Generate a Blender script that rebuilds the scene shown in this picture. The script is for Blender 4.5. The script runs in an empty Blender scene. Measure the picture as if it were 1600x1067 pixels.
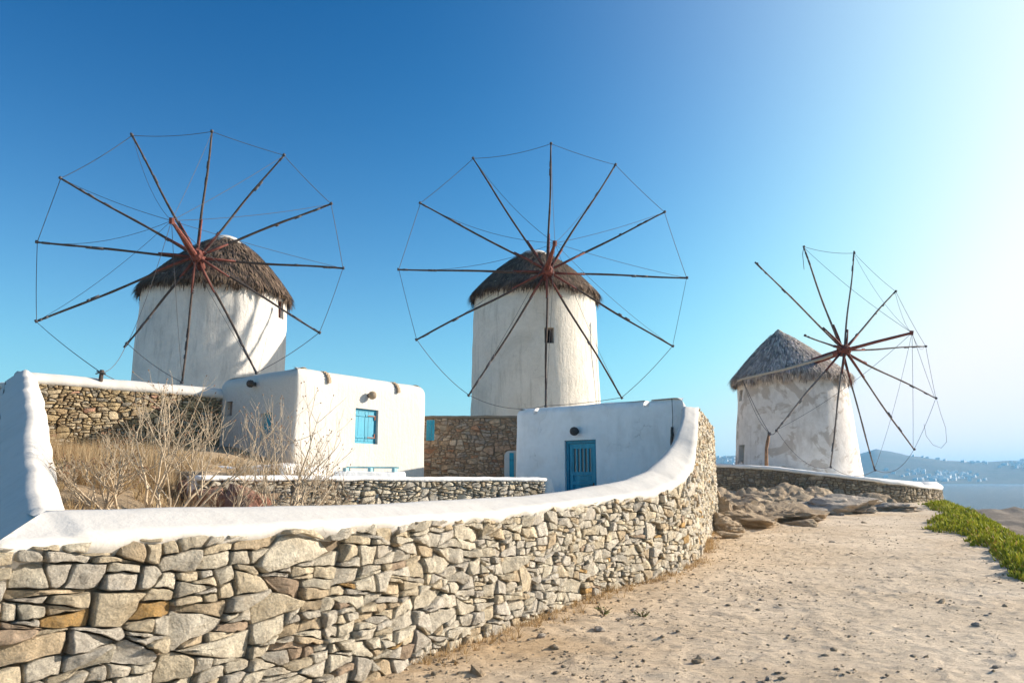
import bpy, bmesh, math, random
import numpy as np
from mathutils import Vector, Matrix
R = math.radians
rnd = random.Random(7)
rng = np.random.default_rng(11)
scn = bpy.context.scene
C = scn.collection

# ------------------------------------------------------------------ camera, sky, sun, exposure
EYE = 1.6
PITCH = math.atan2(220, 1200)
cam_d = bpy.data.cameras.new('camera'); cam = bpy.data.objects.new('camera', cam_d); C.objects.link(cam)
cam.location = (0, 0, EYE); cam.rotation_euler = (R(90) + PITCH, 0, 0)
cam_d.lens = 27; cam_d.sensor_width = 36; cam_d.clip_start = 0.1; cam_d.clip_end = 60000
scn.camera = cam
EXPOSURE = 1.3; SKY_CURVE = ((3.4, .90, 1.10), (1.58, 1.10, 1.06), (1.38, 1.20, 1.08))
SUN_AZ, SUN_EL = R(75), R(22)          # azimuth to the right of the view direction (+Y)
SKY_STRENGTH, SUN_STRENGTH = 0.1, 3.7
w = bpy.data.worlds.new('World'); scn.world = w; w.use_nodes = True
nt = w.node_tree; nt.nodes.clear()
sky = nt.nodes.new('ShaderNodeTexSky'); sky.sky_type = 'NISHITA'; sky.sun_disc = False
sky.sun_elevation = SUN_EL; sky.sun_rotation = SUN_AZ
sky.air_density = 1.0; sky.dust_density = 1.6; sky.ozone_density = 2.5
bg = nt.nodes.new('ShaderNodeBackground'); bg.inputs['Strength'].default_value = SKY_STRENGTH
wo = nt.nodes.new('ShaderNodeOutputWorld')
# polarised, deep blue rendering of the sky: the same contrast curve in every direction
def mth(op, a, b, c=None):
    n = nt.nodes.new('ShaderNodeMath'); n.operation = op
    for k, v in enumerate((a, b, c)):
        if v is None: continue
        if hasattr(v, 'links'): nt.links.new(v, n.inputs[k])
        else: n.inputs[k].default_value = v
    return n.outputs[0]
spc = nt.nodes.new('ShaderNodeSeparateColor'); cmb = nt.nodes.new('ShaderNodeCombineColor'); nt.links.new(sky.outputs[0], spc.inputs[0])
tc = nt.nodes.new('ShaderNodeTexCoord'); dt_ = nt.nodes.new('ShaderNodeVectorMath'); dt_.operation = 'DOT_PRODUCT'; nrm = nt.nodes.new('ShaderNodeVectorMath'); nrm.operation = 'NORMALIZE'
nt.links.new(tc.outputs['Generated'], nrm.inputs[0]); nt.links.new(nrm.outputs[0], dt_.inputs[0])
dt_.inputs[1].default_value = (math.sin(SUN_AZ)*math.cos(SUN_EL), math.cos(SUN_AZ)*math.cos(SUN_EL), math.sin(SUN_EL))
glow = mth('POWER', mth('MAXIMUM', dt_.outputs['Value'], 0.0), 5.0)      # broad bright aureole round the real sun direction
sxyz = nt.nodes.new('ShaderNodeSeparateXYZ'); nt.links.new(nrm.outputs[0], sxyz.inputs[0])
hor = mth('POWER', mth('SUBTRACT', 1.0, mth('ABSOLUTE', sxyz.outputs[2], 0)), 5.6)      # pale air towards the horizon all round
SKY_IN = 0.17; SKY_OUT = 2**EXPOSURE*SKY_STRENGTH
for ch, (pw_, gain, top) in enumerate(SKY_CURVE):
    v = mth('MULTIPLY', spc.outputs[ch], SKY_IN); v = mth('POWER', v, pw_); v = mth('MULTIPLY', v, gain); v = mth('ADD', v, mth('MULTIPLY', mth('ADD', glow, mth('MULTIPLY', mth('MULTIPLY', glow, hor), 3.0)), (1.95, 1.85, 1.45)[ch])); v = mth('ADD', v, mth('MULTIPLY', hor, (.56, .66, .60)[ch])); v = mth('SMOOTH_MIN', v, top, .7); v = mth('MULTIPLY', v, 1/SKY_OUT)
    nt.links.new(v, cmb.inputs[ch])
nt.links.new(cmb.outputs[0], bg.inputs[0]); nt.links.new(bg.outputs[0], wo.inputs[0])
sd = bpy.data.lights.new('sun', 'SUN'); sd.energy = SUN_STRENGTH; sd.angle = R(0.55); sd.color = (1.0, 0.90, 0.77)
so = bpy.data.objects.new('sun', sd); C.objects.link(so)
sdir = Vector((math.sin(SUN_AZ)*math.cos(SUN_EL), math.cos(SUN_AZ)*math.cos(SUN_EL), math.sin(SUN_EL)))
so.rotation_euler = sdir.to_track_quat('Z', 'Y').to_euler()
scn.view_settings.view_transform = 'Standard'; scn.view_settings.look = 'None'
scn.view_settings.gamma = 1; scn.view_settings.use_curve_mapping = False
scn.view_settings.exposure = EXPOSURE

# ------------------------------------------------------------------ helpers
cp, sp = math.cos(PITCH), math.sin(PITCH)
def ray(px, py):
    x = (px-800)/1200; y = (533.5-py)/1200
    return np.array([x, cp-y*sp, sp+y*cp])
def at(px, py, Y):
    d = ray(px, py); return np.array([0, 0, EYE]) + d*(Y/d[1])
def hit(px, py, P0, n):
    d = ray(px, py); o = np.array([0, 0, EYE]); return o + d*(np.dot(np.array(P0)-o, n)/np.dot(d, n))

def h3(ix, iy, iz, seed):
    n = (ix*374761393 + iy*668265263 + iz*2147483647 + seed*1274126177) & 0xffffffff
    n = ((n ^ (n >> 13))*1274126177) & 0xffffffff
    n = n ^ (n >> 16)
    return (n & 0xffff)/65535.0*2-1
def vnoise(p, seed=0):
    p = np.asarray(p, float); i = np.floor(p).astype(np.int64); f = p-i; u = f*f*(3-2*f)
    r = 0
    for dx in (0, 1):
        for dy in (0, 1):
            for dz in (0, 1):
                wgt = (u[:, 0] if dx else 1-u[:, 0])*(u[:, 1] if dy else 1-u[:, 1])*(u[:, 2] if dz else 1-u[:, 2])
                r = r + wgt*h3(i[:, 0]+dx, i[:, 1]+dy, i[:, 2]+dz, seed)
    return r
def fbm(p, scale, oct=4, seed=0, gain=.5):
    p = np.asarray(p, float)*scale; a = 1; r = 0; s = 0
    for k in range(oct):
        r = r + a*vnoise(p*(2**k)+k*17.3, seed+k); s += a; a *= gain
    return r/s
def fbm2(x, y, scale, oct=4, seed=0, gain=.5):
    x = np.asarray(x, float); y = np.asarray(y, float)
    sh = np.broadcast(x, y).shape
    x = np.broadcast_to(x, sh).ravel(); y = np.broadcast_to(y, sh).ravel()
    return fbm(np.stack([x, y, np.zeros_like(x)+.37], 1), scale, oct, seed, gain).reshape(sh)
def sstep(a, b, x):
    t = np.clip((np.asarray(x, float)-a)/(b-a), 0, 1); return t*t*(3-2*t)

def tag(o, label=None, cat=None, group=None, kind=None):
    if label: o['label'] = label
    if cat: o['category'] = cat
    if group: o['group'] = group
    if kind: o['kind'] = kind
    return o
def empty(name, loc, label, cat, group=None):
    o = bpy.data.objects.new(name, None); C.objects.link(o); o.location = loc; o.empty_display_size = .3
    return tag(o, label, cat, group)
def to_mesh(name, V, F, mats, smooth=True, tone=None, midx=None):
    me = bpy.data.meshes.new(name)
    if isinstance(F, np.ndarray) and F.ndim == 2:
        V = np.asarray(V, np.float32); F = np.asarray(F, np.int32); k_ = F.shape[1]
        me.vertices.add(len(V)); me.vertices.foreach_set('co', V.ravel()); me.loops.add(F.size); me.loops.foreach_set('vertex_index', F.ravel())
        me.polygons.add(len(F)); me.polygons.foreach_set('loop_start', np.arange(0, F.size, k_, dtype=np.int32)); me.update(calc_edges=True)
    else: me.from_pydata(np.asarray(V, float).tolist(), [], [tuple(f) for f in F])
    for m in (mats if isinstance(mats, (list, tuple)) else [mats]): me.materials.append(m)
    if smooth: me.polygons.foreach_set('use_smooth', [True]*len(me.polygons))
    if midx is not None: me.polygons.foreach_set('material_index', [int(i) for i in midx])
    if tone is not None:
        a = me.color_attributes.new('tone', 'FLOAT_COLOR', 'POINT')
        t = np.ones((len(V), 4)); t[:, :3] = np.asarray(tone)[:, :3] if np.ndim(tone) == 2 else np.asarray(tone)[:3]
        a.data.foreach_set('color', t.ravel())
    me.update(); return me
def obj(name, V, F, mats, parent=None, smooth=True, tone=None, midx=None, rel=True):
    """a mesh object; V in world space; under a parent Empty the offset is removed"""
    V = np.asarray(V, float)
    o = bpy.data.objects.new(name, None if False else to_mesh(name, V, F, mats, smooth, tone, midx)); C.objects.link(o)
    if parent is not None:
        o.parent = parent
        wl = world_loc(parent)
        o.location = -Vector(wl)
    return o
def world_loc(o):
    l = Vector(o.location)
    while o.parent is not None: o = o.parent; l += Vector(o.location)
    return l
def recentre(o):
    """put a top-level mesh's origin at the middle of its base"""
    me = o.data; n = len(me.vertices); co = np.zeros(n*3); me.vertices.foreach_get('co', co); co = co.reshape(-1, 3)
    c = np.array([(co[:, 0].min()+co[:, 0].max())/2, (co[:, 1].min()+co[:, 1].max())/2, co[:, 2].min()])
    me.vertices.foreach_set('co', (co-c).ravel()); me.update(); o.location = c; return o
class MB:
    def __init__(s): s.V = []; s.F = []; s.M = []; s.T = []
    def add(s, V, F, m=0, tone=(1, 1, 1)):
        b = len(s.V); s.V += [tuple(v) for v in V]; s.F += [tuple(i+b for i in f) for f in F]; s.M += [m]*len(F); s.T += [tone]*len(V)
    def box(s, c, size, ax=None, m=0, tone=(1, 1, 1)):
        c = np.array(c, float); A = np.eye(3) if ax is None else np.array(ax, float); h = np.array(size)/2
        V = [c + A[0]*x*h[0]+A[1]*y*h[1]+A[2]*z*h[2] for x in (-1, 1) for y in (-1, 1) for z in (-1, 1)]
        s.add(V, [(0, 1, 3, 2), (4, 6, 7, 5), (0, 4, 5, 1), (2, 3, 7, 6), (0, 2, 6, 4), (1, 5, 7, 3)], m, tone)
    def tube(s, pts, rad, n=6, m=0, caps=True, tone=(1, 1, 1)):
        pts = [np.array(p, float) for p in pts]; k = len(pts)
        rad = [rad]*k if np.isscalar(rad) else rad
        V = []; prev = None
        for i, p in enumerate(pts):
            t = pts[min(i+1, k-1)]-pts[max(i-1, 0)]; t = t/(np.linalg.norm(t)+1e-9)
            if prev is None:
                u = np.cross(t, [0, 0, 1.]);
                if np.linalg.norm(u) < .1: u = np.cross(t, [1., 0, 0])
            else: u = prev-t*np.dot(prev, t)
            u = u/(np.linalg.norm(u)+1e-9); prev = u; v = np.cross(t, u)
            for j in range(n):
                a = 2*math.pi*j/n; V.append(p+rad[i]*(math.cos(a)*u+math.sin(a)*v))
        F = [(i*n+j, i*n+(j+1) % n, (i+1)*n+(j+1) % n, (i+1)*n+j) for i in range(k-1) for j in range(n)]
        if caps: F += [tuple(range(n-1, -1, -1)), tuple((k-1)*n+j for j in range(n))]
        s.add(V, F, m, tone)
    def build(s, name, mats, parent=None, smooth=False, tone=False):
        return obj(name, s.V, s.F, mats, parent, smooth, np.array(s.T) if tone else None, s.M)

# ------------------------------------------------------------------ materials
def mat(name, build):
    m = bpy.data.materials.new(name); m.use_nodes = True; t = m.node_tree; t.nodes.clear()
    b = t.nodes.new('ShaderNodeBsdfPrincipled'); o = t.nodes.new('ShaderNodeOutputMaterial'); t.links.new(b.outputs[0], o.inputs[0])
    b.inputs['Roughness'].default_value = .9; b.inputs['Specular IOR Level'].default_value = .25
    build(t, b); return m
def N(t, kind, **kw):
    n = t.nodes.new(kind)
    for k, v in kw.items():
        if k in n.inputs: n.inputs[k].default_value = v
        else: setattr(n, k, v)
    return n
def coord(t, scale=(1, 1, 1)):
    g = N(t, 'ShaderNodeNewGeometry'); mp = N(t, 'ShaderNodeMapping'); mp.inputs['Scale'].default_value = scale
    t.links.new(g.outputs['Position'], mp.inputs['Vector']); return mp.outputs[0]
def noise(t, vec, scale, detail=5, rough=.6, dist=0):
    n = N(t, 'ShaderNodeTexNoise'); n.inputs['Scale'].default_value = scale; n.inputs['Detail'].default_value = detail
    n.inputs['Roughness'].default_value = rough; n.inputs['Distortion'].default_value = dist
    t.links.new(vec, n.inputs['Vector']); return n.outputs['Fac']
def ramp(t, fac, stops):
    r = N(t, 'ShaderNodeValToRGB'); e = r.color_ramp.elements
    while len(e) < len(stops): e.new(.5)
    for i, (p, c) in enumerate(stops): e[i].position = p; e[i].color = (*c, 1) if len(c) == 3 else c
    t.links.new(fac, r.inputs[0]); return r.outputs[0]
def mix(t, fac, a, b, mode='MIX'):
    m = N(t, 'ShaderNodeMix', data_type='RGBA', blend_type=mode)
    for sock, v in ((m.inputs[0], fac), (m.inputs[6], a), (m.inputs[7], b)):
        if hasattr(v, 'links'): t.links.new(v, sock)
        else: sock.default_value = v if np.isscalar(v) else (*v, 1)
    return m.outputs[2]
def bump(t, b, hs_):
    prev = None
    for h, dist, st in hs_:
        n = N(t, 'ShaderNodeBump'); n.inputs['Distance'].default_value = dist; n.inputs['Strength'].default_value = st
        t.links.new(h, n.inputs['Height'])
        if prev is not None: t.links.new(prev, n.inputs['Normal'])
        prev = n.outputs[0]
    t.links.new(prev, b.inputs['Normal'])

def plaster(name, base=(.61, .575, .515), dirt=(.50, .45, .38), amount=.35, lo=.5, hi=.75, sc=.9, relief=.012, streak=.25):
    def f(t, b):
        v = coord(t); n1 = noise(t, v, sc, 7, .62, .4); n2 = noise(t, v, 7, 6, .7); n3 = noise(t, v, 45, 4, .7)
        sv = coord(t, (1.6, 1.6, .22)); n4 = noise(t, sv, 2.6, 6, .65, .2)
        m1 = ramp(t, n1, [(lo, (0, 0, 0)), (hi, (1, 1, 1))]); m2 = ramp(t, n2, [(.35, (0, 0, 0)), (.75, (1, 1, 1))])
        k = N(t, 'ShaderNodeMath', operation='MULTIPLY'); t.links.new(m1, k.inputs[0]); k.inputs[1].default_value = amount
        c = mix(t, k.outputs[0], base, dirt)
        k2 = N(t, 'ShaderNodeMath', operation='MULTIPLY'); t.links.new(m2, k2.inputs[0]); k2.inputs[1].default_value = amount*.35
        c = mix(t, k2.outputs[0], c, tuple(x*.8 for x in dirt))
        m4 = ramp(t, n4, [(.52, (0, 0, 0)), (.72, (1, 1, 1))])
        k3 = N(t, 'ShaderNodeMath', operation='MULTIPLY'); t.links.new(m4, k3.inputs[0]); k3.inputs[1].default_value = amount*streak*1.6
        c = mix(t, k3.outputs[0], c, tuple(x*.75 for x in dirt))
        vo = N(t, 'ShaderNodeTexVoronoi'); vo.feature = 'DISTANCE_TO_EDGE'; vo.inputs['Scale'].default_value = .9
        wv_ = N(t, 'ShaderNodeVectorMath', operation='MULTIPLY_ADD'); nz_ = N(t, 'ShaderNodeTexNoise'); nz_.inputs['Scale'].default_value = 3.0; nz_.inputs['Detail'].default_value = 6
        t.links.new(v, nz_.inputs['Vector']); t.links.new(nz_.outputs['Color'], wv_.inputs[0]); wv_.inputs[1].default_value = (.45, .45, .45); t.links.new(v, wv_.inputs[2]); t.links.new(wv_.outputs[0], vo.inputs['Vector'])
        cr = ramp(t, vo.outputs['Distance'], [(.0, (1, 1, 1)), (.006, (0, 0, 0))]); ck = N(t, 'ShaderNodeMath', operation='MULTIPLY'); t.links.new(cr, ck.inputs[0]); t.links.new(ramp(t, n1, [(.48, (0, 0, 0)), (.62, (.6, .6, .6))]), ck.inputs[1])
        c = mix(t, ck.outputs[0], c, tuple(x*.55 for x in dirt))
        t.links.new(c, b.inputs['Base Color'])
        bump(t, b, [(n2, relief*2.2, .8), (n3, relief*.45, .8), (noise(t, sv, 6, 4, .6), relief*2, .6)])
    return mat(name, f)
M = {}
M['plaster'] = plaster('lime_plaster', amount=.22)
M['plaster2'] = plaster('lime_plaster_rough', base=(.90, .875, .83), amount=.32, lo=.45, hi=.7, sc=1.3)
M['coping'] = plaster('whitewash', base=(.62, .59, .54), dirt=(.46, .42, .36), amount=.34, lo=.48, hi=.78, sc=1.3, relief=.004, streak=.35)
M['mill1'] = plaster('mill_plaster_grey', base=(.84, .79, .71), dirt=(.44, .42, .39), amount=.55, lo=.42, hi=.72, sc=.55, relief=.02, streak=.6)
M['mill2'] = plaster('mill_plaster_cream', base=(.86, .80, .69), dirt=(.46, .41, .32), amount=.5, lo=.44, hi=.74, sc=.5, relief=.02, streak=.6)
def mill3m(t, b):
    v = coord(t); n1 = noise(t, v, .75, 8, .62, .8); n2 = noise(t, v, 2.4, 8, .7, .4); n3 = noise(t, v, 30, 4, .7)
    c = mix(t, ramp(t, n2, [(.4, (0, 0, 0)), (.7, (.55, .55, .55))]), (.76, .71, .66), (.50, .44, .38))
    c = mix(t, ramp(t, n1, [(.53, (0, 0, 0)), (.57, (.7, .7, .7))]), c, (.42, .35, .29))
    c = mix(t, ramp(t, noise(t, coord(t, (1, 1, .25)), 1.7, 6, .6, .5), [(.56, (0, 0, 0)), (.7, (.5, .5, .5))]), c, (.36, .31, .27))
    t.links.new(c, b.inputs['Base Color']); bump(t, b, [(n2, .05, .8), (n3, .01, .7), (n1, .08, .5)])
M['mill3'] = mat('mill_plaster_peeling', mill3m)

def stonem(t, b):
    v = coord(t); at_ = N(t, 'ShaderNodeAttribute'); at_.attribute_name = 'tone'
    n1 = noise(t, v, 9, 8, .7, .3); n2 = noise(t, v, 60, 5, .75); n3 = noise(t, v, 16, 8, .75, .8); n4 = noise(t, v, 3.2, 4, .6)
    c = mix(t, ramp(t, n1, [(.3, (.72, .72, .72)), (.7, (1.22, 1.2, 1.16))]), (0, 0, 0), (1, 1, 1))
    r = N(t, 'ShaderNodeMix', data_type='RGBA', blend_type='MULTIPLY'); r.inputs[0].default_value = 1
    t.links.new(at_.outputs['Color'], r.inputs[6]); t.links.new(ramp(t, n1, [(.28, (.60, .58, .55)), (.72, (1.3, 1.27, 1.2))]), r.inputs[7])
    c = mix(t, ramp(t, n2, [(.46, (0, 0, 0)), (.68, (.5, .5, .5))]), r.outputs[2], (.24, .205, .165))
    c = mix(t, ramp(t, n4, [(.55, (0, 0, 0)), (.7, (.35, .35, .35))]), c, (.56, .42, .25))
    t.links.new(c, b.inputs['Base Color']); b.inputs['Roughness'].default_value = .95
    bump(t, b, [(n3, .06, 1.0), (n2, .022, 1.0), (n1, .06, .8)])
M['stone'] = mat('rubble_stone', stonem)
def soilm(c1, c2, c3, rel=1.0, attr=False):
    def f(t, b):
        v = coord(t); n1 = noise(t, v, .5, 6, .6, .3); n2 = noise(t, v, 7, 8, .72); n3 = noise(t, v, 42, 6, .75)
        vs = coord(t, (1, 3.2, 1)); n5 = noise(t, vs, 5, 8, .7, .5)
        c = mix(t, ramp(t, n1, [(.38, (0, 0, 0)), (.60, (1, 1, 1))]), c1, c2)
        c = mix(t, ramp(t, n2, [(.45, (0, 0, 0)), (.75, (.6, .6, .6))]), c, c3)
        c = mix(t, ramp(t, n3, [(.55, (0, 0, 0)), (.75, (.5, .5, .5))]), c, tuple(x*.55 for x in c3))
        if attr:
            at_ = N(t, 'ShaderNodeAttribute'); at_.attribute_name = 'tone'; c = mix(t, 1.0, c, at_.outputs['Color'], 'MULTIPLY')
        t.links.new(c, b.inputs['Base Color']); bump(t, b, [(n5, .07*rel, .8), (n2, .05*rel, .8), (n3, .014*rel, .9)])
    return f
M['dirt'] = mat('dry_dirt', soilm((.75, .62, .465), (.64, .515, .37), (.50, .40, .285), .7, True))
M['garden'] = mat('garden_soil', soilm((.50, .37, .23), (.42, .30, .18), (.28, .20, .12)))
M['mortar'] = mat('earth_mortar', soilm((.36, .28, .19), (.29, .22, .15), (.18, .14, .10)))
M['mortar_pale'] = mat('pale_mortar', soilm((.46, .34, .23), (.40, .29, .19), (.28, .20, .13)))
M['rock'] = mat('bedrock', soilm((.56, .42, .28), (.62, .49, .34), (.34, .25, .16), 2.8))
M['rockgrey'] = mat('grey_bedrock', soilm((.54, .46, .38), (.60, .51, .41), (.38, .32, .26), 2.0))
M['shelf'] = mat('shore_rock', soilm((.30, .245, .19), (.40, .33, .26), (.17, .14, .11), 3.0))
M['redrock'] = mat('red_rock', soilm((.36, .16, .10), (.42, .24, .17), (.22, .11, .08), 1.3))
def simple(name, col, rough=.8, var=.25, sc=8, spec=.25, rel=.004, stretch=(1, 1, 1)):
    def f(t, b):
        v = coord(t, stretch); n1 = noise(t, v, sc, 6, .65)
        t.links.new(ramp(t, n1, [(.3, tuple(x*(1-var) for x in col)), (.7, tuple(min(1, x*(1+var)) for x in col))]), b.inputs['Base Color'])
        b.inputs['Roughness'].default_value = rough; b.inputs['Specular IOR Level'].default_value = spec
        bump(t, b, [(n1, rel, .7)])
    return mat(name, f)
M['wood'] = simple('weathered_dark_wood', (.085, .062, .05), .85, .45, 5)
M['woodgrey'] = simple('weathered_grey_wood', (.20, .165, .14), .85, .4, 5)
M['redwood'] = simple('red_painted_wood', (.17, .055, .04), .75, .5, 6)
M['postwood'] = simple('brown_post_wood', (.24, .14, .08), .8, .4, 9)
M['rope'] = simple('rope', (.10, .095, .10), .8, .2, 20)
M['ropepale'] = simple('pale_rope', (.42, .37, .30), .8, .2, 20)
M['dark'] = simple('dark_interior', (.012, .012, .013), .9, .1)
M['blue'] = simple('blue_painted_wood', (.012, .27, .38), .5, .25, 6, .4, .003, (1, 1, .3))
M['blue2'] = simple('deep_blue_painted_wood', (.010, .21, .31), .5, .2, 6, .4, .003)
M['teal'] = simple('turquoise_painted_wood', (.03, .30, .42), .5, .2, 6, .4, .003, (1, 1, .3))
M['tealpale'] = simple('faded_turquoise_board', (.25, .45, .48), .5, .25, 6, .4)
M['rust'] = simple('rusty_hinge', (.33, .12, .05), .8, .3, 30)
M['metal'] = simple('dark_metal', (.04, .035, .03), .5, .3, 30, .5)
M['basket'] = simple('woven_lamp_shade', (.40, .30, .20), .8, .35, 40)
M['lampdark'] = simple('dark_woven_lamp_shade', (.10, .08, .065), .8, .4, 40)
def glassm(t, b):
    b.inputs['Base Color'].default_value = (.28, .30, .26, 1); b.inputs['Roughness'].default_value = .12; b.inputs['Specular IOR Level'].default_value = .6
M['glass'] = mat('window_glass', glassm)
def thatchm(col):
    def f(t, b):
        at_ = N(t, 'ShaderNodeAttribute'); at_.attribute_name = 'tone'
        v = coord(t); n1 = noise(t, v, 2.5, 5, .7); n2 = noise(t, v, 30, 4, .7)
        r = N(t, 'ShaderNodeMix', data_type='RGBA', blend_type='MULTIPLY'); r.inputs[0].default_value = 1
        t.links.new(at_.outputs['Color'], r.inputs[6]); t.links.new(ramp(t, n1, [(.3, tuple(x*.7 for x in col)), (.7, tuple(x*1.35 for x in col))]), r.inputs[7])
        t.links.new(r.outputs[2], b.inputs['Base Color']); bump(t, b, [(n2, .03, .9), (n1, .08, .6)])
    return f
M['thatch'] = mat('brown_thatch', thatchm((.145, .105, .078)))
M['thatchgrey'] = mat('grey_thatch', thatchm((.44, .40, .38)))
def tonem(rough=.7, spec=.3, trans=0):
    def f(t, b):
        at_ = N(t, 'ShaderNodeAttribute'); at_.attribute_name = 'tone'; t.links.new(at_.outputs['Color'], b.inputs['Base Color'])
        b.inputs['Roughness'].default_value = rough; b.inputs['Specular IOR Level'].default_value = spec
    return f
M['tone'] = mat('dry_plant', tonem(.8, .2)); M['leaf'] = mat('succulent_leaf', tonem(.6, .2))
for key in ('leaf', 'tone'):
    t = M[key].node_tree; b = [n for n in t.nodes if n.type == 'BSDF_PRINCIPLED'][0]; o_ = [n for n in t.nodes if n.type == 'OUTPUT_MATERIAL'][0]; a_t = [n for n in t.nodes if n.type == 'ATTRIBUTE'][0]
    tr = t.nodes.new('ShaderNodeBsdfTranslucent'); mx = t.nodes.new('ShaderNodeMixShader'); mx.inputs[0].default_value = .5
    t.links.new(a_t.outputs['Color'], tr.inputs['Color']); t.links.new(b.outputs[0], mx.inputs[1]); t.links.new(tr.outputs[0], mx.inputs[2]); t.links.new(mx.outputs[0], o_.inputs['Surface'])
M['bark'] = simple('pale_bark', (.50, .40, .28), .85, .35, 25)
def waterm(t, b):
    v = coord(t, (1, 2.2, 1)); n1 = noise(t, v, .35, 6, .62, .3); n2 = noise(t, v, 2.0, 4, .6)
    b.inputs['Base Color'].default_value = (.04, .17, .27, 1); b.inputs['Roughness'].default_value = .28; b.inputs['IOR'].default_value = 1.33; b.inputs['Specular IOR Level'].default_value = .5
    bump(t, b, [(n1, 2.2, 1.0), (n2, .5, .9)])
M['water'] = mat('sea_water', waterm)
def hillm(t, b):
    v = coord(t); n1 = noise(t, v, .004, 8, .65, .5); n2 = noise(t, v, .03, 5, .65)
    c = ramp(t, n1, [(.35, (.10, .095, .08)), (.65, (.17, .15, .12))])
    c = mix(t, ramp(t, n2, [(.5, (0, 0, 0)), (.6, (.7, .7, .7))]), c, (.09, .10, .06))
    t.links.new(c, b.inputs['Base Color']); bump(t, b, [(n2, 8, .6)])
M['hill'] = mat('scrub_hillside', hillm)
M['house_far'] = simple('far_whitewash', (.80, .79, .77), .9, .04, .2)

# ------------------------------------------------------------------ terrain
EY = [0, 5, 12.2, 16, 24, 36, 45, 60, 80, 100, 140]; EX = [4.9, 6.3, 9.0, 10.9, 14.4, 19.6, 21.5, 24, 28, 34, 44]
def gz(x, y):
    x = np.asarray(x, float); y = np.asarray(y, float)
    base = .025*(y-6.6)
    base = np.where(y > 40, .835+.02*(y-40), base)
    d = x-np.interp(y, EY, EX)
    low = -1.15 + .55*fbm2(x, y, .22, 5, 3) + .6*np.abs(fbm2(x, y, .55, 5, 9, .6)) - 5*sstep(78, 125, y+.5*(x-40)) - 4*sstep(62, 95, x)
    k = sstep(-.2, 3.2, d)
    z = base*(1-k) + low*k
    rise = 2.4*sstep(21, 29, y)*sstep(7.0, 3.0, x) + 1.0*sstep(34.5, 40, y)*sstep(18, 12, x)*(1-k)
    z = z + rise - 6*sstep(120, 160, y)*(x < 60) - 5*sstep(-60, -110, x)
    return z + .05*fbm2(x, y, .35, 3, 5)
def gz1(x, y): return float(gz(np.array([x]), np.array([y]))[0])
def grid(xs, ys, zf):
    X, Y = np.meshgrid(xs, ys); Z = zf(X, Y); nx = len(xs); ny = len(ys)
    V = np.stack([X.ravel(), Y.ravel(), Z.ravel()], 1)
    i = np.arange((ny-1)*(nx-1)); r = i//(nx-1); c = i % (nx-1); a = r*nx+c
    return V, np.stack([a, a+1, a+nx+1, a+nx], 1)
def bedmask(x, y):
    yf = np.interp(x, [5, 8, 10, 14, 16], [20.5, 24.2, 26.2, 29.0, 31.0])+1.6*fbm2(x, y, .45, 4, 101)
    return sstep(5.2, 6.0, x)*sstep(0, .7, y-yf)*sstep(15.6, 14.2, x+.8*fbm2(x, y, .5, 3, 102))*sstep(36, 33.5, y)
def bed(x, y):
    n = fbm2(x*.8+y*.3, y*1.1-x*.25, .55, 5, 103, .6); st = np.floor(n*7)/7+(n*7-np.floor(n*7))**5/7
    return bedmask(x, y)*(.30+.75*st+.22*fbm2(x, y, 2.0, 5, 104, .6)-.25*(1-np.abs(fbm2(x, y, .9, 4, 105)))**12+.30*sstep(27, 34, y))
def micro(X, Y):
    z = gz(X, Y); d = X-np.interp(Y, EY, EX)
    k = 1-.6*sstep(-2, 0, d)
    n = fbm2(X*.8, Y*1.6, 1.8, 6, 21, .62); n2 = fbm2(X, Y*1.7, 9., 4, 31, .65)
    rid = 1-np.abs(fbm2(X*.7, Y*1.5, 1.4, 5, 41, .6))
    z = z + k*(.038*n + .018*n2 + .030*(rid**8)) + .22*sstep(-.3, .8, d)*fbm2(X, Y, 1.1, 5, 51)
    z = z + bed(X, Y)
    return z
def nonuni(a, b, n, c, dense):     # denser round c
    t = np.linspace(-1, 1, n); s = np.sign(t)*np.abs(t)**dense
    L = c-a; Rr = b-c
    return np.where(s < 0, c+s*L, c+s*Rr)
ys = np.concatenate([np.linspace(2.5, 12, 230, False), np.linspace(12, 22, 160, False), np.linspace(22, 45, 160, False), np.linspace(45, 160, 90)])
xs = np.concatenate([np.linspace(-4, 7.5, 300, False), np.linspace(7.5, 22, 170, False), np.linspace(22, 70, 110)])
V, F = grid(xs, ys, micro); wx_ = np.interp(V[:, 1], [4.4, 6.8, 8.7, 11, 14.4, 17, 20.8, 24], [-2.8, -1.08, 0, 1.3, 3.34, 4.1, 5.27, 6.2])
nw = np.exp(-np.maximum(V[:, 0]-wx_, 0)/(.9+.9*(1+fbm2(V[:, 0], V[:, 1], .7, 4, 111))))*(.7+.6*fbm2(V[:, 0], V[:, 1], 1.5, 4, 112))
nw = np.clip(nw+.35*sstep(.05, .5, fbm2(V[:, 0], V[:, 1]*1.4, .35, 5, 113)), 0, 1)[:, None]
g = obj('ground', V, F, M['dirt'], None, True, (1-nw)*np.array([1, 1, 1])+nw*np.array([.80, .69, .55])); tag(g, kind='structure', label='dry sandy dirt path and rocky shore shelf')
# rocky shelf uses the rock material by polygon position
g.data.materials.append(M['shelf']); g.data.materials.append(M['rock'])
cx = V[F][:, :, 0].mean(1); cy = V[F][:, :, 1].mean(1)
g.data.polygons.foreach_set('material_index', np.where(bedmask(cx, cy) > .3, 2, ((cx-np.interp(cy, EY, EX)+.8*fbm2(cx, cy, .8, 3, 77)) > .15).astype(int)).tolist())
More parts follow.
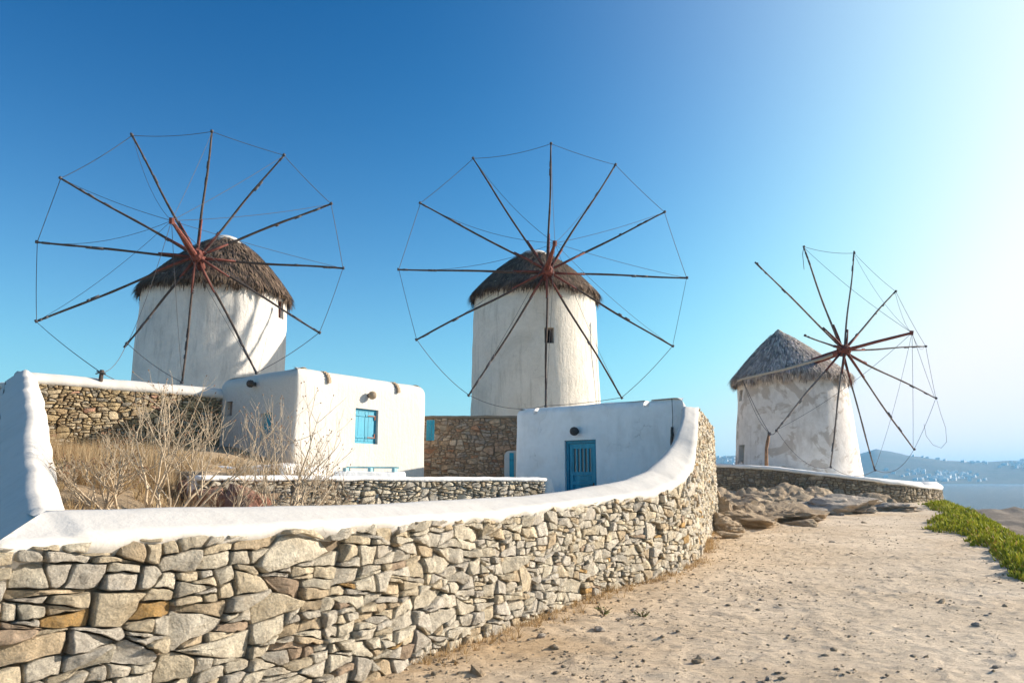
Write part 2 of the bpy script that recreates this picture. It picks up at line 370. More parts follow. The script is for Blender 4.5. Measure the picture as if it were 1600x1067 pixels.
# outer ground skirts, left and behind
for (x0, x1, y0, y1) in ((-120, -4, -60, 160), (-4, 70, -60, 2.5)):
    V, F = grid(np.linspace(x0, x1, 90), np.linspace(y0, y1, 90), lambda a, b: gz(a, b)-.01)
    tag(obj('ground', V, F, M['dirt'], None, True, np.ones((len(V), 3))), kind='structure')
# sea
V, F = grid(np.linspace(-9000, 9000, 60), np.linspace(-9000, 9000, 60), lambda a, b: a*0-2.3)
tag(obj('sea', V, F, M['water']), kind='structure', label='calm blue sea reaching to the far shore')
# far hills across the bay
prof_az = [0, 8, 14, 16.5, 20, 23.4, 25.15, 26.9, 29.2, 31.3, 33.6, 36, 41, 46, 55, 62]
prof_h = [30, 78, 92, 104, 96, 88, 118, 96, 76, 68, 72, 78, 84, 70, 40, 0]
def hill(A, Rr):
    hh = np.interp(np.degrees(A), prof_az, prof_h)
    t = (Rr-2200)/900
    s = np.where(t < 1, sstep(-.15, 1, t), 1-.8*sstep(1, 3, t))
    X = Rr*np.sin(A); Y = Rr*np.cos(A)
    return -6 + (hh+6)*s*(Rr/3100)*1.0 + 9*s*fbm2(X, Y, .004, 5, 8) + 2.5*fbm2(X, Y, .02, 4, 9)*s
A, Rr = np.meshgrid(np.radians(np.linspace(-2, 64, 300)), np.linspace(2150, 4600, 60))
Z = hill(A, Rr); V = np.stack([(Rr*np.sin(A)).ravel(), (Rr*np.cos(A)).ravel(), Z.ravel()], 1)
i = np.arange(59*299); r = i//299; c = i % 299; a = r*300+c
tag(obj('hills', V, np.stack([a, a+1, a+301, a+300], 1), M['hill']), kind='structure', label='low hazy blue hills across the bay')

# ------------------------------------------------------------------ rubble masonry
def clip(poly, p, n):            # keep side where (x-p).n <= 0
    out = []; k = len(poly)
    for i in range(k):
        a = poly[i]; b = poly[(i+1) % k]; da = (a[0]-p[0])*n[0]+(a[1]-p[1])*n[1]; db = (b[0]-p[0])*n[0]+(b[1]-p[1])*n[1]
        if da <= 0: out.append(a)
        if (da < 0 < db) or (db < 0 < da):
            t = da/(da-db); out.append((a[0]+t*(b[0]-a[0]), a[1]+t*(b[1]-a[1])))
    return out
def area(poly):
    s = 0
    for i in range(len(poly)):
        a = poly[i]; b = poly[(i+1) % len(poly)]; s += a[0]*b[1]-a[1]*b[0]
    return s/2
def rubble(L, z0, z1, size, rr, flat=1.5, big=.12):
    """irregular stones: Voronoi blocks split further by slanting joints; returns convex polygons in (s, z)"""
    cs = size*3.0; pts = []
    ny = max(1, int(round((z1-z0)/(cs/flat)))); nx = max(1, int(round(L/cs)))
    for j in range(-1, ny+1):
        for i in range(-1, nx+1):
            pts.append(((i+.5+(j % 2)*.5+rr.uniform(-.4, .4))*L/nx, z0+(j+.5+rr.uniform(-.4, .4))*(z1-z0)/ny))
    out = []
    P = np.array(pts)
    for p in pts:
        poly = [(0, z0), (L, z0), (L, z1), (0, z1)]
        d = np.hypot(P[:, 0]-p[0], (P[:, 1]-p[1])*flat)
        for q in P[np.argsort(d)[1:16]]:
            n = (q[0]-p[0], (q[1]-p[1])*flat*flat); poly = clip(poly, ((p[0]+q[0])/2, (p[1]+q[1])/2), n)
            if len(poly) < 3: break
        if len(poly) < 3: continue
        def split(poly, lvl, tgt):
            A_ = area(poly)
            xs_ = [q[0] for q in poly]; ys_ = [q[1] for q in poly]; wx = max(xs_)-min(xs_); wy = max(ys_)-min(ys_); asp = max(wx/(wy+1e-6)/3.2, wy/(wx+1e-6)/1.7, A_ and (wx*wy/A_)/2.1)
            if (A_ < tgt and (asp < 1 or A_ < size*size*.25)) or lvl > 8:
                if A_ > size*size*.02: out.append(poly)
                return
            xs_ = [q[0] for q in poly]; ys_ = [q[1] for q in poly]; wx = max(xs_)-min(xs_); wy = max(ys_)-min(ys_)
            horiz = wy*rr.uniform(.9, 3.4) > wx*.7 and wx < 3.4*wy
            f = rr.uniform(.3, .7); ang = rr.gauss(0, .16) if horiz else rr.gauss(math.pi/2, .30)
            n = (-math.sin(ang), math.cos(ang)); p0 = (min(xs_)+wx*f, min(ys_)+wy*f)
            for sgn in (1, -1):
                q = clip(poly, p0, (n[0]*sgn, n[1]*sgn))
                if len(q) > 2: split(q, lvl+1, size*size*(rr.uniform(1.3, 2.4) if rr.random() < big else rr.choice((.18, .35, .55, .9))*rr.uniform(.7, 1.3)))
        split(poly, 0, size*size*(rr.uniform(1.4, 2.6) if rr.random() < big*2 else .8*rr.uniform(.6, 1.2)))
    return out
_tex = fbm(np.stack([np.tile(np.arange(384)/12., 384), np.repeat(np.arange(384)/12., 384), np.full(384*384, .4)], 1), 1.0, 3, 61).reshape(384, 384)
def tx2(x, y, sc, seed=0):       # quick lookup noise for the many small stones
    u = (np.abs(x*sc+seed*3.71+50)*12) % 382; v = (np.abs(y*sc+seed*1.93+50)*12) % 382
    i_ = u.astype(int); j_ = v.astype(int); a = u-i_; b = v-j_
    return (_tex[j_, i_]*(1-a)+_tex[j_, i_+1]*a)*(1-b)+(_tex[j_+1, i_]*(1-a)+_tex[j_+1, i_+1]*a)*b
PAL_FRONT = [((.80, .74, .63), 4), ((.84, .77, .63), 4), ((.82, .71, .53), 3), ((.74, .60, .42), 1.6), ((.74, .69, .61), 3), ((.66, .42, .17), .2), ((.60, .46, .34), .4)]
PAL_BACK = [((.62, .48, .28), 4), ((.68, .56, .38), 3), ((.50, .37, .22), 3), ((.56, .50, .40), 2), ((.55, .32, .22), .4)]
PAL_MID = [((.66, .44, .29), 4), ((.72, .52, .35), 3), ((.62, .50, .40), 3), ((.78, .62, .46), 2), ((.64, .34, .20), 1)]
PAL_TER = [((.46, .39, .30), 4), ((.52, .44, .32), 3), ((.40, .36, .30), 3), ((.60, .52, .40), 1)]
def pick(pal, rr):
    t = rr.random()*sum(w_ for _, w_ in pal)
    for c_, w_ in pal:
        t -= w_
        if t <= 0: break
    k = rr.uniform(.85, 1.15); return tuple(x*k for x in c_)
def stone_mesh(poly, gap, depth, rr, fine, warp):
    cxm = sum(p[0] for p in poly)/len(poly); czm = sum(p[1] for p in poly)/len(poly)
    rmin = math.sqrt(area(poly)/math.pi)
    # resample the outline, cut corners, wobble
    pts = []
    step = max(.035, rmin*.55) if fine else rmin*.9
    for i in range(len(poly)):
        a = np.array(poly[i]); b = np.array(poly[(i+1) % len(poly)]); n = max(1, min(5, int(round(np.linalg.norm(b-a)/step))))
        for k in range(n): pts.append(a+(b-a)*((k+.0)/n))
    pts = np.array(pts); pts = .82*pts+.09*(np.roll(pts, 1, 0)+np.roll(pts, -1, 0))
    c = np.array([cxm, czm]); d = pts-c; r = np.linalg.norm(d, axis=1)
    sh = np.clip(1-gap/np.maximum(r, 1e-3), .5, 1); pts = c+d*sh[:, None]
    pts = pts + np.stack([tx2(pts[:, 0], pts[:, 1], 6, 0), tx2(pts[:, 0], pts[:, 1], 6, 5)], 1)*warp
    pts += np.array([[rr.uniform(-1, 1), rr.uniform(-1, 1)] for _ in pts])*rmin*.07
    c = pts.mean(0); n = len(pts)
    prot = depth*rr.uniform(.35, 1.2); tx, ty = rr.gauss(0, .20), rr.gauss(.0, .18); seed = rr.randrange(1000)
    e = min(.28, .009/max(rmin, .01)+.05)
    rings = [(1.0, -.09, 0), (1.0, .45, .3), (1-e*.35, .88, .8), (1-e*1.0, 1.0, 1)] + ([(.72, 1.0, 1), (.52, 1.0, 1), (.3, 1.0, 1)] if fine and rmin > .06 else [(.5, 1.02, 1)])
    V = []
    planes = [(rr.uniform(-.45, .45), rr.uniform(-.45, .45), rr.uniform(.12, .3)) for _ in range(2)]
    for s_, h, nz in rings:
        q = c+(pts-c)*s_; dd = q-c
        z = np.full(n, h*prot) if h >= 0 else np.full(n, h)
        if nz:
            z = z+nz*(tx*dd[:, 0]+ty*dd[:, 1])+nz*rmin*.20*tx2(q[:, 0], q[:, 1], 1.6/max(rmin, .02), seed)
            for a_, b_, c_ in planes: z = np.minimum(z, prot*1.1+c_*rmin*.6+a_*dd[:, 0]+b_*dd[:, 1]-.12*rmin)
        V.append(np.column_stack([q, z]))
    zc = V[-1][:, 2].mean()+rmin*.02
    V = np.vstack(V+[np.array([[c[0], c[1], zc]])])
    F = []
    for k in range(len(rings)-1):
        for i in range(n):
            j = (i+1) % n; F.append((k*n+i, k*n+j, (k+1)*n+j, (k+1)*n+i))
    for i in range(n): F.append(((len(rings)-1)*n+i, (len(rings)-1)*n+(i+1) % n, len(V)-1))
    return V, F
class Path:
    """plan curve with an outward side on its right-hand side"""
    def __init__(s, pts, smooth=True):
        P = np.array(pts, float)
        if smooth and len(P) > 2:
            Q = []
            E = np.vstack([2*P[0]-P[1], P, 2*P[-1]-P[-2]])
            for i in range(1, len(E)-2):
                for t in np.linspace(0, 1, 12, False):
                    a, b, c, d = E[i-1:i+3]; Q.append(.5*((2*b)+(-a+c)*t+(2*a-5*b+4*c-d)*t*t+(-a+3*b-3*c+d)*t**3))
            Q.append(P[-1]); P = np.array(Q)
        s.P = P; s.s = np.concatenate([[0], np.cumsum(np.hypot(*(P[1:]-P[:-1]).T))]); s.L = s.s[-1]
        T = np.gradient(P, axis=0); T /= np.linalg.norm(T, axis=1)[:, None]; s.T = T
    def at(s, u, off=0):
        u = np.asarray(u, float); x = np.interp(u, s.s, s.P[:, 0]); y = np.interp(u, s.s, s.P[:, 1])
        tx = np.interp(u, s.s, s.T[:, 0]); ty = np.interp(u, s.s, s.T[:, 1]); ll = np.hypot(tx, ty); tx = tx/ll; ty = ty/ll
        x = x + np.minimum(u, 0)*tx + np.maximum(u-s.L, 0)*tx; y = y + np.minimum(u, 0)*ty+np.maximum(u-s.L, 0)*ty
        return x+ty*off, y-tx*off
def masonry(parent, path, zb, zt, size, gap, depth, pal, seed, warp=.02, flat=1.5, big=.12, batter=0.0, limit=298, s0=0, s1=None, fine=True):
    """stones over path; zb, zt: bottom and top height as functions of arc length"""
    rr = random.Random(seed); s1 = path.L if s1 is None else s1
    ug = np.linspace(s0-.5, s1+.5, 400); zbg = np.asarray(zb(ug))*np.ones(400); ztg = np.asarray(zt(ug))*np.ones(400)
    zb = lambda q_: np.interp(q_, ug, zbg); zt = lambda q_: np.interp(q_, ug, ztg)
    ss = np.linspace(s0, s1, 60); lo = float(np.min(zb(ss))); hi = float(np.max(zt(ss)))
    polys = []
    for p in rubble(s1-s0, lo, hi, size, rr, flat, big):
        p = [(a+s0, b) for a, b in p]
        xs_ = [q[0] for q in p]; a, b = min(xs_), max(xs_); za, zb_ = float(zt(a)), float(zt(b))
        n = (-(zb_-za), (b-a)); p = clip(p, (a, za), n)
        if len(p) < 3: continue
        ymx = max(q[1] for q in p)
        if ymx < float(zb((a+b)/2))-.02 or area(p) < size*size*.03: continue
        polys.append(p)
    info = []
    for p in polys:
        cs_ = sum(q[0] for q in p)/len(p); cz = sum(q[1] for q in p)/len(p); x, y = path.at(cs_)
        dist = math.sqrt(x*x+y*y+.1); 
        tx = np.interp(cs_, path.s, path.T[:, 0]); ty = np.interp(cs_, path.s, path.T[:, 1])
        facing = abs((x*ty-y*tx))/dist
        dd = ray_in_frame(x, y, cz)
        info.append((area(p)/dist**2*max(facing, .1)*(1 if dd else .05), p))
    info.sort(key=lambda t_: -t_[0])
    rest = MB()
    for k, (_, p) in enumerate(info):
        V, F = stone_mesh(p, gap, depth, rr, fine and k < 500, warp)
        x, y = path.at(V[:, 0], V[:, 2]-batter*(V[:, 1]-lo)); W = np.column_stack([x, y, V[:, 1]])
        c_ = pick(pal, rr)
        if k < limit: obj('stone', W, F, M['stone'], parent, True, np.tile(c_, (len(W), 1)))
        else: rest.add(W, F, 0, c_)
    if rest.V:
        o = obj('stone_rest' if False else 'small_stones', rest.V, rest.F, M['stone'], parent, True, np.array(rest.T)); tag(o, kind='stuff')
def ray_in_frame(x, y, z):
    fw = y*cp+(z-EYE)*sp
    if fw <= 0: return False
    px = 800+1200*x/fw; py = 533.5-1200*(-y*sp+(z-EYE)*cp)/fw
    return -40 < px < 1640 and -40 < py < 1110
def core(parent, path, zb, zt, off0, off1, m, name='mortar_core', n=120, batter=0.0):
    s_ = np.linspace(0, path.L, n); V = []; rows = []
    B = zb(s_); T_ = zt(s_); lo = float(np.min(B))
    xo, yo = path.at(s_, off0); xi, yi = path.at(s_, off1)
    xo2, yo2 = path.at(s_, off0-batter*(T_-lo))
    V = np.concatenate([np.column_stack([xo, yo, B]), np.column_stack([xo2, yo2, T_]), np.column_stack([xi, yi, T_]), np.column_stack([xi, yi, B])])
    F = []
    for k in range(4):
        for i_ in range(n-1):
            a = k*n+i_; b = ((k+1) % 4)*n+i_; F.append((a, a+1, b+1, b))
    F += [(0, n, 2*n, 3*n), (n-1, 4*n-1, 3*n-1, 2*n-1)]
    return obj(name, V, F, m, parent, False)
def coping(parent, path, prof, n, m, seed=5, amp=.012, name='coping', s0=0, s1=None, caps=True, fade=0):
    """prof(s) -> list of (offset, z) across the coping, outer edge first"""
    s1 = path.L if s1 is None else s1
    s_ = np.linspace(s0, s1, n); rows = []
    K = None
    for u in s_:
        pr = prof(u); K = len(pr)
        for o_, z in pr:
            x, y = path.at(u, o_); rows.append((float(x), float(y), z))
    V = np.array(rows)
    amp = amp*(np.repeat(np.clip((s_-.45)/fade, 0, 1), K) if fade else 1)
    V[:, 2] += amp*fbm(V, 2.5, 4, seed); V[:, 0] += amp*fbm(V, 3.5, 4, seed+9); V[:, 1] += amp*fbm(V, 3.5, 4, seed+19)
    F = []
    for i_ in range(n-1):
        for k in range(K):
            k2 = (k+1) % K; F.append((i_*K+k, i_*K+k2, (i_+1)*K+k2, (i_+1)*K+k))
    if caps: F += [tuple(range(K-1, -1, -1)), tuple((n-1)*K+k for k in range(K))]
    return obj(name, V, F, m, parent, True)

# ---- the long curving front wall
FW = Path([(-2.86, 4.33), (-1.75, 5.75), (-1.08, 6.8), (-.62, 7.7), (-.03, 8.72), (.5, 9.66), (1.36, 11.14), (2.38, 12.5), (3.34, 14.4), (4.10, 17.0), (4.50, 18.3), (5.27, 20.8), (6.02, 23.2), (6.35, 24.6)])
FY = np.array([float(FW.at(u)[1]) for u in FW.s])
def fy(u): return np.interp(u, FW.s, FY)
def f_lo(u): return np.interp(fy(u), [4.3, 6.85, 8.5, 9.35, 10.6, 12.1, 13.2, 14.2, 15, 16.2, 17, 24.6], [1.24, 1.24, 1.225, 1.28, 1.315, 1.39, 1.55, 1.82, 2.33, 2.88, 3.22, 3.22])
def f_hi(u): return np.interp(fy(u), [4.3, 7.3, 9.8, 10.9, 12.3, 13.2, 14, 15, 16, 16.7, 24.6], [1.43, 1.40, 1.43, 1.48, 1.64, 1.80, 2.05, 2.42, 2.92, 3.24, 3.24])
def f_b(u):
    x, y = FW.at(u, .05); return gz(x, y)-.12
fw = empty('stone_wall', (0.5, 9.66, 0), 'long curving rubble stone wall with thick white coping in the foreground', 'stone wall')
sC = float(np.interp(16.75, FY, FW.s))
core(fw, FW, f_b, lambda u: f_lo(u)-.01, -.045, -.33, M['mortar'])
masonry(fw, FW, f_b, lambda u: f_lo(u)+.012, .26, .008, .06, PAL_FRONT, 3, warp=.035, flat=1.75, big=.16, limit=297)
def f_prof(u):
    lo, hi = float(f_lo(u)), float(f_hi(u)); e = .5
    wob = .018*math.sin(u*7.3)+.012*math.sin(u*17.1+1)
    if u < .48:
        kq = max(u, 0.0)/.48; zq = lambda o_: lo+(hi-lo)*min(1, max(0, (-o_+.02)/.48))
        return [(.035, lo-.015), (.045, lo+.03)]+[(max(o_, -.5*kq), zq(max(o_, -.5*kq))-(.01 if k_ > 3 else 0)) for k_, o_ in enumerate((-.10, -.28, -.43, -.50, -.57, -.68))]+[(-.70*kq, lo-.25), (-.3*kq, lo-.28)]
    kw = float(np.interp(fy(u), [13.5, 16], [1, .5]))
    return [(o_*kw if o_ < 0 else o_, z_) for o_, z_ in [(.035, lo-.015+wob), (.045, lo+.045+wob*.5), (-.10, lo+(hi-lo)*.32+.02), (-.28, lo+(hi-lo)*.68+.02), (-.43, hi-.008), (-.50, hi), (-.57, hi-.03), (-.68, hi-.16), (-.70, lo-.25), (-.3, lo-.28)]]
coping(fw, FW, f_prof, 260, M['coping'], s1=sC+.2, amp=.011, fade=.5)

# ---- side wall rising to the back-left corner (only its coping shows)
def path_cop(name, A, B, zA, zB, wo, wi, drop_o, drop_i, label, n=90, zmid=None):
    pass
R0 = np.array([-3.07, 5.10, 1.43]); OC = np.array([-2.86, 4.33, 1.235])
SW = Path([(R0[0], R0[1]), (-5.6, 8.98), (-8.3, 13.1), (-11.0, 17.2)], smooth=False)   # ridge line; outward (camera-left) side is negative
sw = empty('stone_wall', (-7, 11, 0), 'steep side wall with white ridged coping climbing from the corner at far left', 'stone wall')
zr = lambda u: np.interp(u/SW.L, [0, .08, .20, .38, .70, 1], [1.43, 1.52, 1.80, 2.32, 3.35, 4.12])
core(sw, SW, lambda u: u*0+0.2, lambda u: zr(u)-.30, -.36, .20, M['mortar'], name='wall_body')
SPR = [(-.44, -.50), (-.43, -.40), (-.34, -.27), (-.20, -.13), (-.07, -.03), (0, 0), (.05, -.02), (.13, -.09), (.22, -.20), (.27, -.32), (.27, -.55), (-.1, -.6)]
rows = []; US = np.concatenate([[0], np.linspace(.05, SW.L, 150)])
for i_, u in enumerate(US):
    z = float(zr(u))
    for o_, dz in [(q_[0], q_[1]*(1 if u > 0 else .5)) for q_ in SPR]:
        x_, y_ = SW.at(u, o_); p_ = np.array([float(x_), float(y_), z+dz])
        if i_ == 0 and o_ < 0:
            f_ = min(1, -o_/.36); p_ = R0+(OC-R0)*f_; p_ = p_+np.array([.07, .02, -.014]); p_[2] -= .25*max(0, -o_-.36)+(.3 if dz < -.45 else 0)
        if i_ == 0 and o_ >= 0: p_ = p_+np.array([.546, -.838, 0])*.30+np.array([0, 0, -.05])
        rows.append(p_)
V = np.array(rows); kk = np.repeat(np.clip(US/.8, 0, 1), len(SPR))[:, None]
V += np.stack([fbm(V, 1.1, 3, 15), fbm(V, 1.1, 3, 16), fbm(V, .9, 3, 17)], 1)*.05*kk+np.stack([fbm(V, 6, 3, 15), fbm(V, 6, 3, 16), fbm(V, 6, 3, 17)], 1)*.004*kk
K = len(SPR); F = [(i_*K+k, i_*K+(k+1) % K, (i_+1)*K+(k+1) % K, (i_+1)*K+k) for i_ in range(len(US)-1) for k in range(K)]
obj('coping', V, F, M['coping'], sw, True)

SWo = Path([tuple(float(q_) for q_ in SW.at(u, -.34)) for u in np.linspace(SW.L, 0, 5)]+[(-2.93, 4.36)], smooth=False)
masonry(sw, SWo, lambda u: u*0-.1, lambda u: zr(np.clip(SW.L-np.asarray(u), 0, SW.L))-.36, .30, .012, .06, PAL_FRONT, 67, flat=1.7, limit=0, fine=False)
# ---- back wall between the side wall and the first house
BW = Path([(-7.6, 20.45), (-9.3, 18.8), (-11.0, 17.05)][::-1], smooth=False)
bw = empty('stone_wall', (-9.3, 18.8, 2), 'golden rubble retaining wall with white top behind the dry shrubs', 'stone wall')
bt = lambda u: u*0+3.80
core(bw, BW, lambda u: u*0+1.6, lambda u: bt(u)-.0, -.07, -.55, M['mortar'])
masonry(bw, BW, lambda u: u*0+2.0, lambda u: bt(u)+.01, .20, .012, .05, PAL_BACK, 9, warp=.03, flat=2.1, big=.12, limit=298, fine=False)
coping(bw, BW, lambda u: [(.04, 3.80), (.04, 3.92), (-.15, 4.06), (-.35, 4.09), (-.58, 4.05), (-.62, 3.85), (-.3, 3.78)], 90, M['coping'], seed=25, amp=.025)

# ---- stub of a wall beyond the corner at the frame's left edge
QW = Path([(-14.8, 20.2), (-12.1, 19.3)], smooth=False)
qw = empty('stone_wall', (-13.5, 19.7, 2), 'short dark stone wall with a white top at the left picture edge', 'stone wall')
core(qw, QW, lambda u: u*0+1.2, lambda u: u*0+3.98, -.07, -.5, M['mortar'])
masonry(qw, QW, lambda u: u*0+1.5, lambda u: u*0+3.99, .24, .012, .05, PAL_BACK, 19, flat=1.8, limit=290, fine=False)
coping(qw, QW, lambda u: [(.04, 3.98), (.03, 4.1), (-.2, 4.16), (-.5, 4.12), (-.55, 3.95)], 20, M['coping'], seed=35, amp=.02)

# ---- rubble wall between the two houses
MW = Path([(-2.75, 23.6), (-1.3, 23.5), (.45, 23.4)], smooth=False)
mw = empty('stone_wall', (-1.2, 23.5, 1.5), 'reddish brown rubble wall between the two white houses', 'stone wall')
core(mw, MW, lambda u: u*0+1.0, lambda u: u*0+3.50, -.03, -.5, M['mortar_pale'])
masonry(mw, MW, lambda u: u*0+1.4, lambda u: u*0+3.52, .21, .013, .04, PAL_MID, 29, flat=1.25, big=.2, limit=298, fine=False)
coping(mw, MW, lambda u: [(.05, 3.52), (.05, 3.60), (-.5, 3.61), (-.52, 3.5)], 50, M['mortar'], seed=45, amp=.02)

# ---- low terrace wall in front of the first house
LW = Path([(-4.15, 10.3), (-1.8, 12.35), (.60, 14.4)], smooth=False)
lw = empty('stone_wall', (-1.8, 12.35, .8), 'low rubble wall with a thin white top in front of the houses', 'stone wall')
core(lw, LW, lambda u: u*0+.5, lambda u: u*0+1.62, -.06, -.38, M['plaster2'])
masonry(lw, LW, lambda u: u*0+.8, lambda u: u*0+1.63, .17, .014, .05, PAL_FRONT, 39, flat=1.2, big=.15, limit=298, fine=False)
coping(lw, LW, lambda u: [(.05, 1.625), (.05, 1.675), (-.2, 1.695), (-.42, 1.68), (-.42, 1.60)], 80, M['plaster2'], seed=55, amp=.02)
mb = MB()
E0 = np.array([LW.at(LW.L, .02)[0], LW.at(LW.L, .02)[1]]); 
mb.add([(E0[0], E0[1], .5), (E0[0]+.32, E0[1]-.05, .5), (E0[0]+.30, E0[1]+4.5, .5), (E0[0]-.2, E0[1]+4.5, .5), (E0[0]-.02, E0[1], 1.66), (E0[0]+.12, E0[1]-.0, 1.67), (E0[0]+.10, E0[1]+4.5, 1.66), (E0[0]-.2, E0[1]+4.5, 1.66)],
       [(3, 2, 1, 0), (4, 5, 6, 7), (0, 1, 5, 4), (1, 2, 6, 5), (2, 3, 7, 6), (3, 0, 4, 7)])
mb.build('end_pier', M['plaster2'], lw)

# ------------------------------------------------------------------ houses
def evaluated(o, name):
    dg = bpy.context.evaluated_depsgraph_get(); me = bpy.data.meshes.new_from_object(o.evaluated_get(dg)); me.name = name; return me
def cut(o, cutters):
    for (c, size, ax) in cutters:
        ax = [np.array(q_, float) for q_ in ax]
        if np.dot(np.cross(ax[0], ax[1]), ax[2]) < 0: ax[0] = -ax[0]
        for jit in range(4):
            b = MB(); b.box(np.array(c)+jit*.0013, np.array(size)+jit*.002, ax); k = b.build('cutter', M['plaster']); bmc = bmesh.new(); bmc.from_mesh(k.data); bmesh.ops.recalc_face_normals(bmc, faces=bmc.faces); bmc.to_mesh(k.data); bmc.free()
            m_ = o.modifiers.new('cut', 'BOOLEAN'); m_.operation = 'DIFFERENCE'; m_.object = k; m_.solver = 'EXACT' if jit % 2 == 0 else 'FAST'
            bpy.context.view_layer.update(); me = evaluated(o, o.name); o.modifiers.clear(); good = len(me.vertices) > .9*len(o.data.vertices)
            if good: old = o.data; o.data = me; bpy.data.meshes.remove(old)
            else: bpy.data.meshes.remove(me)
            d = k.data; bpy.data.objects.remove(k); bpy.data.meshes.remove(d)
            if good: break
        if not good: print('BOOLEAN FAILED', o.name)
def house_shell(name, foot, z0, z1, bev_top, bev_side, m, cutters, parent, amp=.02, seed=3, batter=.02):
    bm = bmesh.new(); c = np.mean(foot, 0)
    lo = [bm.verts.new((p[0], p[1], z0)) for p in foot]
    hi = [bm.verts.new((p[0]+(c[0]-p[0])*batter, p[1]+(c[1]-p[1])*batter, z1)) for p in foot]
    n = len(foot); bm.faces.new(lo[::-1]); bm.faces.new(hi)
    for i_ in range(n): bm.faces.new((lo[i_], lo[(i_+1) % n], hi[(i_+1) % n], hi[i_]))
    bmesh.ops.recalc_face_normals(bm, faces=bm.faces)
    side = [e for e in bm.edges if (e.verts[0].co.z < z0+.1) != (e.verts[1].co.z < z0+.1)]
    bmesh.ops.bevel(bm, geom=side, offset=bev_side, segments=3, affect='EDGES', profile=.5)
    top = [e for e in bm.edges if e.verts[0].co.z > z1-.01 and e.verts[1].co.z > z1-.01 and len(e.link_faces) == 2 and any(abs(f.normal.z) < .5 for f in e.link_faces)]
    bmesh.ops.bevel(bm, geom=top, offset=bev_top, segments=5, affect='EDGES', profile=.5)
    for it in range(7):
        es = [e for e in bm.edges if e.calc_length() > .32]
        if not es: break
        bmesh.ops.subdivide_edges(bm, edges=es, cuts=1, use_grid_fill=True)
        bmesh.ops.triangulate(bm, faces=[f for f in bm.faces if len(f.verts) > 4])
    bmesh.ops.remove_doubles(bm, verts=bm.verts, dist=.002); bmesh.ops.dissolve_degenerate(bm, edges=bm.edges, dist=.001); bmesh.ops.triangulate(bm, faces=bm.faces); bmesh.ops.recalc_face_normals(bm, faces=bm.faces)
    V = np.array([v.co[:] for v in bm.verts]); d1 = fbm(V, 1.1, 3, seed); d2 = fbm(V, 1.1, 3, seed+5); d3 = fbm(V, .9, 3, seed+8)
    for v, a, b, c_ in zip(bm.verts, d1, d2, d3): v.co.x += a*amp; v.co.y += b*amp; v.co.z += c_*amp
    me = bpy.data.meshes.new(name); bm.to_mesh(me); bm.free(); me.materials.append(m)
    o = bpy.data.objects.new(name, me); C.objects.link(o)
    if cutters:
        n0 = len(o.data.vertices); cut(o, cutters)
        if len(o.data.vertices) < n0*.8: print('BOOLEAN LOST', name, n0, len(o.data.vertices))
    me = o.data; me.polygons.foreach_set('use_smooth', [True]*len(me.polygons))
    me.set_sharp_from_angle(angle=R(38))
    if parent is not None: o.parent = parent; o.location = -Vector(parent.location)
    return o
class Face:
    """a wall plane: P0, direction along it, outward normal"""
    def __init__(s, a, b):
        s.a = np.array([a[0], a[1], 0.]); d = np.array([b[0]-a[0], b[1]-a[1], 0.]); s.L = np.linalg.norm(d); s.u = d/s.L
        s.n = np.array([s.u[1], -s.u[0], 0.])
    def uv(s, px, py):
        h = hit(px, py, s.a, s.n); return float(np.dot(h-s.a, s.u)), float(h[2])
    def p(s, u, z, out=0): return s.a+s.u*u+np.array([0, 0, z])+s.n*out
    def ax(s): return [s.u, s.n, np.array([0, 0, 1.])]
def rect(face, x0, y0, x1, y1):
    u0, z1 = face.uv(x0, y0); u1, z0 = face.uv(x1, y1); return min(u0, u1), max(u0, u1), min(z0, z1), max(z0, z1)

